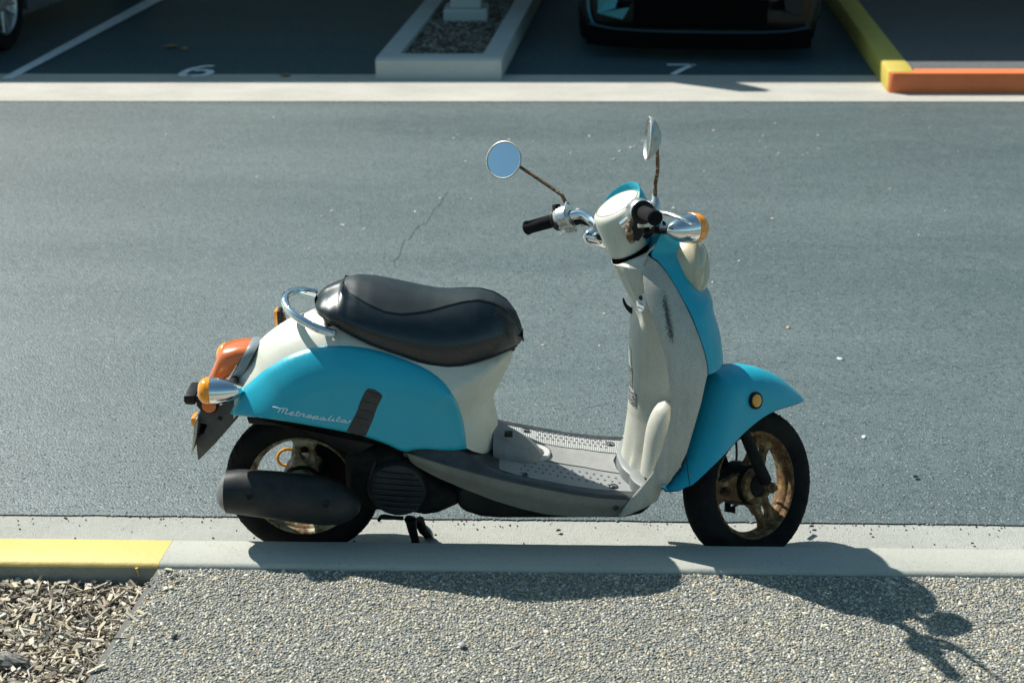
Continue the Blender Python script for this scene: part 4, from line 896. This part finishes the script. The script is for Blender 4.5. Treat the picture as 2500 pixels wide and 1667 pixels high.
# tunnel cover in front of the seat column
rows = []
xa, xb = at(*zz(5, 800, 400), -.03)[0], at(*zz(5, 1195, 470), 0)[0]
for t in np.linspace(0, 1, 18):
    x = xa+(xb-xa)*t; k = math.sqrt(max(1-max(0, (t-.55)/.45)**2.2, .0)); hw = (.072-.012*t)*max(k, .02); hz = (.062*(1-t)**.8+.012)*max(k, .05); z0 = zf(x)+.004
    rows.append([(x, -hw*math.copysign(abs(math.cos(a_))**.8, math.cos(a_)), z0-.004+hz*math.sin(a_)**.75) for a_ in np.linspace(0, PI, 21)])
TC = part('tunnel_cover', MB().grid(rows, cap=True), GREYP, angle=60)
p = at(*zz(5, 915, 312), -.045); part('cover_latch', MB().box(p-np.array([.011, .008, .006]), p+np.array([.011, .008, .008])), BLACK, TC, bevel=.003)
p = onfloor(*zz(5, 1172, 462), .006); part('cover_collar', MB().lathe([(-.002, .050), (.004, .050), (.006, .047), (.004, .034), (-.002, .034)], p+np.array([-.028, .0, 0]), (0, 0, 1), 36, ang=PI, cyc=False, a0=(0, -1, 0)), simple('pale_grey_plastic', (.42, .42, .40), .5), TC)

# --- leg shield, inner panel, apron: lofted in height
def con(k, pts, ys): return [at(*zz(k, *p), -y_) for p, y_ in zip(pts, ys)]
Kc = con(2, [(560, 120), (565, 150), (620, 270), (700, 430), (750, 560), (757, 625), (738, 680), (727, 830), (727, 950), (731, 1200), (725, 1400), (715, 1560)], [0]*12)+con(5, [(1825, 100), (1800, 300), (1787, 400), (1765, 520), (1750, 620)], [0]*5)
Lc = con(2, [(905, 103), (875, 180), (858, 250), (860, 330), (870, 420), (890, 520), (930, 640), (975, 750), (1030, 900), (1080, 1080), (1110, 1260), (1125, 1400), (1127, 1560)], [.062, .078, .090, .102, .113, .124, .137, .148, .160, .172, .180, .184, .187])+con(5, [(2150, 200), (2120, 330), (2080, 450), (2010, 610), (1930, 710), (1860, 790), (1800, 870), (1757, 937)], [.188, .189, .189, .188, .186, .184, .178, .168])
Bc = con(2, [(905, 103), (960, 130), (1030, 200), (1100, 290), (1180, 420), (1260, 570), (1330, 720), (1390, 870), (1440, 1020), (1470, 1150), (1471, 1225), (1445, 1330), (1410, 1500)], [.062, .070, .082, .096, .114, .130, .145, .156, .163, .168, .170, .173, .176])+con(6, [(300, 790), (250, 890), (165, 1020), (100, 1090)], [.178, .180, .180, .179])+con(5, [(2050, 822), (1950, 880), (1850, 920), (1757, 937)], [.178, .176, .172, .168])
Nc = con(9, [(1420, 780), (1400, 850), (1340, 940), (1250, 1080), (1180, 1200)], [.040, .044, .048, .054, .059])
Fc_ = con(9, [(1500, 800), (1600, 880), (1680, 930), (1765, 1000), (1795, 1130), (1850, 1300)], [0]*6)+con(2, [(1300, 180), (1370, 300), (1440, 390), (1490, 430), (1525, 490), (1521, 535), (1550, 650), (1590, 780), (1613, 950), (1622, 1060), (1612, 1090)], [0]*11)
def fz(c):
    a_ = np.array(c); o_ = np.argsort(a_[:, 2]); a_ = a_[o_]; return lambda z: (float(np.interp(z, a_[:, 2], a_[:, 0])), float(np.interp(z, a_[:, 2], a_[:, 1])))
K, L, Bf, Nf, Ff = fz(Kc), fz(Lc), fz(Bc), fz(Nc), fz(Fc_)
zwt = Lc[0][2]; zlow = Lc[-1][2]; ztop = Nc[0][2]; zab = at(*zz(2, 1471, 1222), -.17)[2]; zfl = .262
def lip(z):                                       # outer edge of inner panel at height z
    return L(z) if z < zwt else Nf(z)
def inner_row(z, off=0.0, n=4):
    xk, _ = K(z); xl, yl = lip(z); yl = -yl
    if z < zwt-.02: ctrl = [(xk, 0), (xk+.004, .030), (xk+.018, .058), (xk*.62+xl*.38+.006, .076), (xl*.62+xk*.38+.022, .086+.15*(yl-.09)), (xl+.022, .5*yl+.045), (xl+.018, yl-.016), (xl, yl)]
    else: ctrl = [(xk, 0), (xk+.004, .025), (xk+.018, .044), (xk*.5+xl*.5, .050), (xk*.25+xl*.75, .5*yl+.03), (xl-.004, yl+.001), (xl-.002, yl), (xl, yl)]
    c = cr(np.array(ctrl), n); return [(p[0]-off, -p[1], z) for p in c]
def both(rows): return [[(p[0], -p[1], p[2]) for p in r[::-1]]+r[1:] for r in rows]
zs_in = np.linspace(zfl-.02, ztop, 96)
ipm = MB().grid(both([inner_row(z) for z in zs_in]))
def clipneck(p):                                  # flat mouth of the neck under the meter housing
    s_ = (p-SP)@SN; t_ = (p-SP)@np.array([math.cos(CA), 0, math.sin(CA)])
    lim = .9565+.5*max(0, t_-.075)
    return p-np.array([0, 0, (s_-lim)/SN[2]]) if s_ > lim else p
IPN = part('inner_panel', ipm.xf(clipneck), PANEL, angle=70)
rows = []
for z in np.linspace(zlow, zwt, 70):
    (xl, yl), (xb_, yb_) = L(z), Bf(z); t_ = min(1, (zwt-z)/.06)
    rows.append([(xl+.005, yl+.006, z), (xl+.0006, yl+.0016, z), (xl+.0006, yl-.001, z)]+[(xl*(1-s)+xb_*s, yl*(1-s)+yb_*s-.010*t_*4*s*(1-s)-.001, z) for s in np.linspace(.08, 1, 9)]+[(xb_+.003, yb_+.003, z)])
for sg in (1, -1): part('leg_shield', MB().grid([[(a_, b_*sg, c_) for a_, b_, c_ in r] for r in rows]), WING, angle=60)
def ap_row(z, off=0.0):
    xb_, yb_ = Bf(z) if z < zwt else Nf(z); xf_, _ = Ff(z); yb_ = -yb_
    out = []
    for a_ in np.linspace(0, PI/2, 15):
        out.append((xb_-.0015+(xf_-xb_)*math.sin(a_)**1.05+off, -(yb_+.0005)*max(math.cos(a_), 0)**.72, z))
    return out
rows = [ap_row(z) for z in np.linspace(zab, ztop-.004, 60)]
rows[0:0] = [[(x-.004, y_*.97, z-.006) for x, y_, z in rows[0]]]
top_ = [(x*.5+.5*np.mean([q[0] for q in rows[-1]]), y_*.5, z+.006) for x, y_, z in rows[-1]]; rows.append(top_)
part('apron', MB().grid(both(rows)), BLUE, angle=60)
rows = []
for z in np.linspace(zlow+.006, zab+.02, 24):
    xb_, yb_ = Bf(z); rows.append([(xb_-.004+.012*math.sin(a_), (yb_+.006)*math.cos(a_), z) for a_ in np.linspace(0, PI/2, 8)])
part('wheel_well', MB().grid(both(rows)), BLACK)
part('apron_gap_seal', MB().lathe([(.0, .070), (.03, .066), (.04, .04), (.04, 0)], np.array([Bf(zab)[0]-.01, 0, zab-.03]), (.35, 0, -1), 24), BLACK)
part('steering_head', MB().tube([SP+SN*.38, SP+SN*1.00], .026, 14), BLACKM)
# knee bulge lobe
rows = []
c1, c0_ = at(*zz(5, 2062, 55), -.130), at(*zz(5, 1988, 600), -.128)
for t in np.linspace(0, 1, 16):
    c = c0_*(1-t)+c1*t; k = math.sqrt(max(1-max(0, (t-.45)/.55)**2.4, 0)); rows.append([(c[0]+.019+math.cos(a_)*.041*max(k, .02), c[1]+math.sin(a_)*.045*max(k, .02)+.0, c[2]) for a_ in np.linspace(0, 2*PI, 28, endpoint=False)])
part('knee_bulge', MB().grid(rows, cyc=True, cap=True), PANEL, IPN)
rows2 = [[(x, -y_, z) for x, y_, z in r] for r in rows]; part('knee_bulge', MB().grid(rows2, cyc=True, cap=True), PANEL, IPN)
# collar at the foot of the column
ring = []
xk, _ = K(.30)
cc_ = [(xk-.012, 0), (xk-.008, .036), (xk-.002, .070), (xk+.008, .094), (xk+.016, .110), (xk+.018, .128), (xk+.028, .155), (xk+.050, .186)]
half = [tuple(p) for p in cr(np.array(cc_), 5)]
fullc = [(a_, b_) for a_, b_ in half[::-1]]+[(a_, -b_) for a_, b_ in half[1:]]
rows = [[(a_, b_, zf(a_)+h) for a_, b_ in fullc] for h in (-.01, .038)]+[[(a_+.006, b_*.95, zf(a_)+.043) for a_, b_ in fullc], [(a_+.03, b_*.75, zf(a_)+.040) for a_, b_ in fullc]]
part('column_collar', MB().grid(rows), GREYP, angle=50)
# bag hook, ignition plate, stickers
part('bag_hook', MB().tube([at(*zz(10, 8, 236), 0), at(*zz(10, 22, 290), 0), at(*zz(10, 50, 335), 0), at(*zz(10, 85, 370), 0), at(*zz(10, 125, 395), 0)], [.0025, .0038, .005, .007, .008], 10, sub=4), BLACK)
ic = at(*zz(10, 226, 255), -.085); nrm = np.array([-.80, -.55, .12]); nrm /= np.linalg.norm(nrm); upv = np.array([-.12, 0, 1.]); upv -= nrm*(upv@nrm); upv /= np.linalg.norm(upv); rt = np.cross(upv, nrm)
def oval(d, a_, b_, n=28): return [ic+nrm*d+rt*(-1)*a_*math.cos(t)*0+upv*b_*math.sin(t)+rt*a_*math.cos(t) for t in np.linspace(0, 2*PI, n, endpoint=False)]
IG = part('ignition_plate', MB().grid([oval(-.02, .019, .031), oval(0, .019, .031), oval(.002, .0175, .0295), oval(.002, .0001, .0001)], cyc=True), simple('plate_plastic', (.50, .54, .56), .4), angle=30)
part('key_slot', MB().lathe([(.001, .0065), (.0045, .0055), (.0045, .003), (.002, .0025), (.002, 0)], ic+upv*.005, nrm, 18), BLACK, IG)
def text_part(s, size, o_, xdir, ydir, mat, parent, name='lettering', **kw):
    cu = bpy.data.curves.new('t', 'FONT'); cu.body = s; cu.size = size; cu.extrude = .0001; cu.align_x = 'CENTER'; cu.align_y = 'CENTER'
    tmp = bpy.data.objects.new('t', cu); COL.objects.link(tmp); dg = bpy.context.evaluated_depsgraph_get(); me = bpy.data.meshes.new_from_object(tmp.evaluated_get(dg)); bpy.data.objects.remove(tmp)
    nd = np.cross(xdir, ydir); M = Matrix((list(xdir)+[0], list(ydir)+[0], list(nd)+[0], [0, 0, 0, 1])).transposed(); M.translation = Vector(o_); me.transform(M); me.materials.clear(); me.materials.append(mat)
    return link(name, me, parent, **kw)
for s_, dx, dy in (('ON', .003, .021), ('OFF', -.011, .015), ('LOCK', .0, -.010), ('IGNITION', 0, -.020)):
    text_part(s_, .0062 if s_ != 'IGNITION' else .0050, ic+nrm*.0026+rt*dx+upv*dy, rt, upv, BLACK, IG)
def sticker(z0, z1, j0, j1, mat, label):
    rows = []
    for z in np.linspace(z0, z1, 8):
        r = inner_row(z, .0008); rows.append([(p[0], p[1]-.0006, p[2]) for p in r[j0:j1]])
    part('sticker', MB().grid(rows), mat, IPN, label=label)
zt1, zb1 = at(*zz(10, 130, 1335), -.03)[2], at(*zz(10, 130, 1490), -.03)[2]; sticker(zb1, zt1, 1, 9, STK_B, 'black and white warning label low on the column')
zt2, zb2 = at(*zz(10, 110, 1050), -.02)[2], at(*zz(10, 110, 1290), -.02)[2]; sticker(zb2, zt2, 0, 6, STK_B, 'narrow dark printed label on the column edge')
zt3, zb3 = at(*zz(10, 110, 830), -.02)[2], at(*zz(10, 110, 1030), -.02)[2]; sticker(zb3, zt3, 0, 5, STK_A, 'worn pale printed label on the column edge')
# headlamp on the apron
hc = at(*zz(1, 1790, 1330), 0); tipx = at(*zz(1, 1953, 1350), 0)
hx = np.array([math.cos(.12), 0, math.sin(.12)*0+.10]); hx /= np.linalg.norm(hx)
hb = at(*zz(1, 1800, 1335), 0)
HL = part('headlamp', MB().lathe([(-.06, .060), (-.02, .078), (.0, .083), (.006, .082), (.012, .078), (.016, .072)], hb, hx, 48), m_cream('shade_toned_cream', (.50, .47, .34), (.34, .31, .21), .5, .35, .15))  # cream made darker and warmer to carry its tone in shade
part('headlamp_lens', MB().lathe([(.010, .076), (.020, .070), (.034, .052), (.042, .030), (.045, 0)], hb, hx, 48), simple('headlamp_glass', (.42, .39, .27), .12, coat=.8), HL)

# --- handlebar group (steering frame coordinates, symmetric)
HB = np.array
gend, gin, mbp, mcp = HB([.169, .255, .943]), HB([.206, .169, .958]), HB([.245, .172, .987]), HB([.143, .289, 1.123])
for sg in (-1, 1):
    f_ = lambda p: MS(HB([p[0], p[1]*sg, p[2]]))
    ga = gend-gin; gl = np.linalg.norm(ga); gu = ga/gl
    G = part('grip', MB().lathe([(0, .0155), (.004, .0175), (gl-.012, .0168), (gl-.006, .0185), (gl-.001, .0185), (gl+.002, .0155), (gl+.003, 0)], f_(gin), f_(gin+gu)-f_(gin), 24), RUBBER)
    part('grip_flange', MB().lathe([(-.006, .012), (-.006, .025), (-.002, .0285), (.004, .0285), (.007, .0245), (.007, .016)], f_(gin), f_(gin+gu)-f_(gin), 28), BLACK, G)
    # bar
    P_ = [gin, gin-gu*.04, HB([.235, .105, .973]), HB([.238, .075, .962]), HB([.235, .045, .935]), HB([.235, .02, .91])]
    if sg > 0:
        e1 = ats(*zz(1, 830, 925), .148); e2 = ats(*zz(1, 905, 912), .120); e3 = ats(*zz(1, 990, 975), .085)
    P_ = [gin, gin-gu*.035, ats(*zz(1, 900, 915), .110), ats(*zz(1, 985, 965), .078), ats(*zz(1, 1030, 1010), .05)]
    part('handlebar', MB().tube([f_(HB([p[0], abs(p[1]), p[2]])) for p in P_], .0128, 18, sub=6), CHROME)
    # switch housing
    hsn = part('switch_housing', MB().lathe([(-.044, .014), (-.044, .026), (-.039, .030), (-.014, .031), (-.010, .028), (-.004, .027), (-.004, .0)], f_(gin), f_(gin+gu)-f_(gin), 26), ALU, angle=30)
    b0 = gin-gu*.022
    part('housing_block', MB().box(b0+HB([-.002, -.013, -.040]), b0+HB([.030, .013, -.012]), M=lambda p: f_(p)), ALU, hsn, bevel=.003)
    if sg > 0:
        part('switch', MB().box(b0+HB([-.022, .004, .012]), b0+HB([-.004, .020, .036]), M=lambda p: f_(p)), BLACK, hsn, bevel=.003)
        part('horn_button', MB().box(b0+HB([-.030, -.004, -.026]), b0+HB([-.022, .012, -.008]), M=lambda p: f_(p)), BLACK, hsn, bevel=.002)
    else:
        part('starter_button', MB().box(b0+HB([-.030, -.004, -.032]), b0+HB([-.020, .012, -.016]), M=lambda p: f_(p)), BLACK, hsn, bevel=.002)
        part('red_mark', MB().box(b0+HB([-.004, -.008, .0255]), b0+HB([.006, .012, .0275]), M=lambda p: f_(p)), simple('red_plastic', (.5, .08, .04), .4), hsn, bevel=.0008)
    # brake lever and its clamp
    part('lever_clamp', MB().box(b0+HB([.012, -.016, -.014]), b0+HB([.048, .012, .010]), M=lambda p: f_(p)), BLACK if sg > 0 else ALU, hsn, bevel=.004)
    Lp = [b0+HB([.040, 0, -.004]), b0+HB([.056, .026, -.010]), b0+HB([.060, .065, -.022]), b0+HB([.050, .108, -.036]), b0+HB([.042, .138, -.042])]
    if sg > 0: Lp = [p+HB([0, 0, .0]) if i < 1 else p+HB([.012, 0, .026]) for i, p in enumerate(Lp)]
    part('brake_lever', MB().tube([f_(p) for p in Lp], [.0075, .0085, .0070, .0062, .0078], 10, sub=5, flat=.65), ALU, hsn)
    # mirror
    stem = [mbp+HB([0, 0, -.022]), mbp+HB([.0, .001, 0.012])]
    part('mirror_mount', MB().lathe([(-.028, .0), (-.028, .011), (-.004, .011), (.0, .008), (.010, .007), (.014, .0045)], f_(mbp), f_(mbp+HB([0, 0, 1.]))-f_(mbp), 16), ALU, hsn)
    s2 = HB([*ats(*zz(1, 745, 765), .182)]) if True else 0; s3 = ats(*zz(1, 715, 738), .190); s4 = ats(*zz(1, 600, 660), .222); s5 = ats(*zz(1, 392, 522), .272)
    s6 = s5*.6+mcp*.4
    MR = part('mirror', MB().tube([f_(p) for p in (mbp, s2, s3, s4, s5, s6)], [.0055, .0048, .0048, .0046, .0044, .004], 12, sub=5), STEM)
    # mirror head: faces the rider, i.e. to the rear and slightly inwards
    nl = HB([-.80, -.50, .15]); nl /= np.linalg.norm(nl); cw = f_(mcp); nw = f_(mcp+nl)-f_(mcp); R_ = .048
    part('mirror_shell', MB().lathe([(-.026, 0), (-.024, R_*.30), (-.016, R_*.66), (-.006, R_*.92), (.001, R_*1.03), (.005, R_*1.04), (.0062, R_*.99), (.002, R_*.93)], cw, nw, 40), simple('dusty_mirror_shell', (.52, .53, .50), .35, metal=.3, c2=(.35, .35, .32), sc=40), MR)
    part('mirror_glass', MB().lathe([(.0028, R_*.94), (.0030, R_*.5), (.0031, 0)], cw, nw, 40), MIRROR, MR)
part('cable_clamp', MB().tube([MS(ats(*zz(1, 850, 978), .135)), MS(ats(*zz(1, 905, 960), .118)), MS(ats(*zz(1, 975, 990), .095))], [.009, .011, .008], 10, sub=3), BLACK)
part('cable_adjuster', MB().tube([MS(ats(*zz(1, 905, 960), .118)), MS(ats(*zz(1, 915, 1008), .118))], [.008, .005], 10), ALU)
# meter housing, built in sections across the steering axis
TV = np.array([math.cos(CA), 0, math.sin(CA)])
def hp(t, y_, s_): return SP+SN*s_+TV*t+np.array([0, y_, 0])
def hrow(s_, c, rt_, ry, n=48, k=1.0, tl=0.0):
    out = []
    for i in range(n):
        a_ = i*2*PI/n; t = c+k*rt_*math.copysign(abs(math.cos(a_))**.92, math.cos(a_)); out.append(hp(t, k*ry*math.copysign(abs(math.sin(a_))**.92, math.sin(a_)), s_+tl*(t-c)))
    return out
hs = [(.9635, .018, .051, .051), (.968, .019, .0545, .054), (.990, .025, .058, .059), (1.015, .032, .0625, .065), (1.038, .037, .0655, .069), (1.055, .040, .0665, .070), (1.066, .0405, .0655, .069), (1.074, .041, .062, .0655), (1.0785, .042, .057, .060)]
hrows = [hrow(*r, tl=.10*max(0, i-4)/4) for i, r in enumerate(hs)]
hrows += [hrow(1.0795+.002*j, .042, .0555, .0585, k=kk, tl=.10) for j, kk in enumerate((1, .75, .4, .02))]
HD = part('handlebar_cover', MB().grid([[MS(p) for p in r] for r in hrows], cyc=True, cap=True), CREAM, angle=60)
ringp = hrow(1.0800, .042, .0555, .0585, k=.985, tl=.10)
part('instrument_seam', MB().tube([MS(p) for p in ringp+[ringp[0]]], .0009, 6), simple('seam_grey', (.2, .2, .19), .5), HD)
order = list(range(37, 48))+list(range(0, 12)); rows = []
for i, r in enumerate(hs[:7]):
    q = hrow(r[0], r[1], r[2]*1.035+.001, r[3]*1.03+.001, tl=.0)
    rows.append([q[k] for k in order])
def vis(k): return max(0, math.cos(k*2*PI/48))
rows.append([hp(*(lambda t, y_: (t, y_))(.041+.069*math.cos(k*2*PI/48), .0715*math.sin(k*2*PI/48)), 1.064+.036*vis(k)**.7) for k in order])
rows.append([hp(.041+.0675*math.cos(k*2*PI/48), .070*math.sin(k*2*PI/48), 1.0655+.037*vis(k)**.7) for k in order])
rows.append([hp(.041+.0655*math.cos(k*2*PI/48), .068*math.sin(k*2*PI/48), 1.064+.0355*vis(k)**.7) for k in order])
rows.append([hp(.041+.062*math.cos(k*2*PI/48), .0645*math.sin(k*2*PI/48), 1.060+.015*vis(k)) for k in order])
part('front_cowl', MB().grid([[MS(p) for p in r] for r in rows]), BLUE, angle=60)
# dark gap and rubber gaiter beneath the head, stem bracket, cables
part('neck_gaiter', MB().grid([[MS(p) for p in hrow(*q)] for q in ((.945, .018, .040, .040), (.9645, .018, .049, .049))], cyc=True, cap=True), BLACK)
part('stem_bracket', MB().tube([MS(ats(*zz(9, 905, 580), -.070)), MS(ats(*zz(9, 890, 720), -.075)), MS(ats(*zz(9, 905, 880), -.075)), MS(ats(*zz(9, 940, 980), -.070))], [.005, .009, .011, .008], 10, sub=4), STEM)
part('stem_opening_shade', MB().tube([MS(ats(*zz(9, 1030, 640), -.070)), MS(ats(*zz(9, 990, 780), -.076)), MS(ats(*zz(9, 945, 950), -.070))], [.018, .024, .015], 14), BLACK)  # solid black lump painting the dark inside the opening
for pts in ([(1250, 660), (1262, 760), (1240, 860), (1130, 930)], [(1210, 640), (1225, 760), (1190, 860), (1080, 910)], [(1180, 660), (1120, 760), (1040, 830), (980, 860)]):
    part('control_cable', MB().tube([MS(ats(*zz(9, *p), -.09+.012*i)) for i, p in enumerate(pts)], .0038, 8, sub=5), BLACK)
part('signal_bar', MB().tube([MS(HB([.292, -.10, .912])), MS(HB([.288, -.05, .915])), MS(HB([.288, .05, .915])), MS(HB([.292, .10, .912]))], .009, 12), BLACK)

# ------------------------------------------------------------------ parked cars
def car(x0, y0, yaw, paint, label, bright, group=None):
    """built nose to -y, centre of the front bumper at the origin"""
    root = link('parked_car', None, label=label, category='car'); root.location = (x0, y0, 0); root.rotation_euler = (0, 0, yaw)
    prof = [(0.00, .86, .21, .52, .55), (.06, .93, .185, .60, .62), (.25, .96, .18, .68, .70), (.9, .97, .18, .80, .84), (1.25, .97, .18, .86, .92), (1.9, .97, .18, .92, 1.34), (2.4, .97, .18, .94, 1.44), (3.1, .97, .18, .96, 1.42), (3.9, .96, .18, .98, 1.12), (4.4, .93, .20, .95, 1.02), (4.65, .86, .26, .80, .86)]
    rows = []
    A = cr(np.array(prof), 4)
    for y, hw, zb_, zs_, zt_ in A:
        bow = .16*max(0, 1-y/1.2)**2; r = []
        for s in np.linspace(0, 1, 13):           # lower body side
            r.append((hw*(.93+.07*math.sin(PI*min(s*1.1, 1))), zb_+(zs_-zb_)*s))
        for s in np.linspace(.15, 1, 8): r.append((hw*(1-.30*min(1, (zt_-zs_)/.35)*s**.8-(.0 if zt_-zs_ > .1 else 0))*(1-.0*s) if s < .8 else hw*.66*(1-(s-.8)/.2), zs_+(zt_-zs_)*math.sin(s*PI/2)))
        half = r; ring = [(-a_, y+bow*(abs(a_)/hw)**3, b_) for a_, b_ in half]+[(a_, y+bow*(abs(a_)/hw)**3, b_) for a_, b_ in half[::-1][1:]]
        rows.append(ring)
    body = MB().grid(rows, cap=True).build('body', paint, root, angle=35)
    gl = MB()
    for sx in (-1, 1): gl.add([(sx*.90, 1.5, .93), (sx*.80, 1.95, 1.28), (sx*.78, 3.1, 1.33), (sx*.88, 3.75, .99)], [(0, 1, 2, 3)])
    gl.build('side_glass', CARGL, root, smooth=False)
    MB().add([(-.82, 1.27, .93), (.82, 1.27, .93), (.62, 1.93, 1.385), (-.62, 1.93, 1.385)], [(0, 1, 2, 3)]).build('windscreen', CARGL, root, smooth=False)
    bw = lambda x: .16*(abs(x)/.93)**3
    def bar(name, pts, r_, mat, flat=1, par=None): return MB().tube([HB([x, -.012+bw(x)+dy, z]) for x, dy, z in pts], r_, 8, sub=5, flat=flat).build(name, mat, par or root)
    MB().grid([[(x, bw(x)-.02+d, z) for x in np.linspace(-.88, .88, 25)] for d, z in ((.05, .085), (.0, .09), (-.01, .14), (.0, .20), (.04, .215))]).build('bumper_lip_shade', BLACKG, root)  # lip drawn low and near black, doubling as the shade under the bumper
    bar('chrome_strip', [(x, -.012, .212+.03*(abs(x)/.9)**6) for x in np.linspace(-.86, .86, 11)], .010, simple('dull_bumper_trim', (.03, .055, .065), .35, metal=.6) if bright else BLACK)
    gr_ = MB().grid([[(x, bw(x)-.016, z) for x in np.linspace(-.52, .52, 13)] for z in (.26, .34, .44)]).build('grille', BLACKG, root)
    for k in range(4): MB().tube([HB([x, bw(x)-.02, .28+.045*k]) for x in np.linspace(-.5, .5, 7)], .006, 6).build('grille_slat', BLACKG, gr_)
    for sx in (-1, 1):
        fg = MB().add([(sx*.80, bw(.8)-.022, .315), (sx*.60, bw(.6)-.024, .285), (sx*.55, bw(.55)-.024, .37), (sx*.66, bw(.66)-.024, .36), (sx*.80, bw(.8)-.02, .50), (sx*.62, bw(.6), .50)], [(0, 1, 2, 3), (0, 3, 5, 4)])
        fg.build('fog_lamp_surround', CARTRIM if bright and sx < 0 else BLACK, root, smooth=False)  # reflection coloured in on one side only, other side plain black
        bar('headlamp_strip', [(sx*x, -.004+.02*(x > .8), .52-.03*(x-.5)) for x in (.45, .62, .78, .86)], .016, CARTRIM if bright else CARGL)
        if sx < 0: bar('corner_trim', [(sx*x, .0, z) for x, z in ((.88, .40), (.87, .32), (.84, .25), (.80, .225))], .010, CARTRIM if bright else BLACK)
        for yw in (.88, 3.62):
            c = HB([sx*.87, yw, .33]); wl = MB().lathe([(-.10, .20), (-.11, .25), (-.10, .31), (-.06, .332), (.06, .332), (.10, .31), (.11, .25), (.10, .205)], c, (sx, 0, 0), 40).build('wheel', RUBBER, root)
            MB().lathe([(.085, .205), (.10, .215), (.105, .20), (.07, .185), (-.08, .19)], c, (sx, 0, 0), 40).build('rim', ALU, wl)
            sp = MB()
            for k in range(10):
                a_ = k*PI/5+(.09 if k % 2 else -.09); d = HB([0, math.cos(a_), math.sin(a_)]); sp.tube([c+HB([sx*.07, 0, 0])+d*.03, c+HB([sx*.088, 0, 0])+d*.195], [.020, .012], 6)
            sp.lathe([(.04, .06), (.09, .05), (.095, 0)], c, (sx, 0, 0), 16); sp.build('spokes', ALU, wl)
            MB().lathe([(-.13, 0), (-.13, .16), (.03, .17), (.03, 0)], c, (sx, 0, 0), 24).build('brake_disc', BLACKM, wl)
            MB().lathe([(-.14, .36), (.092, .365), (.104, .375), (.104, .39), (.088, .40)], c, (sx, 0, 0), 32, ang=PI*1.16, cyc=False, a0=(0, 1, 0), ph=-.25 if sx > 0 else -(PI+.25)+.0).build('wheel_arch', BLACK, root)
    if bright: root.scale = (.9, 1, 1)
    return root
car(1.175, 6.72, -.075, CARP, 'glossy black car with trim coloured as a blue-green reflection parked in the bay numbered 7', True)
car(-4.87, 6.22, -.075, CARG, 'silver car with alloy wheels parked left of the white bay line', False)
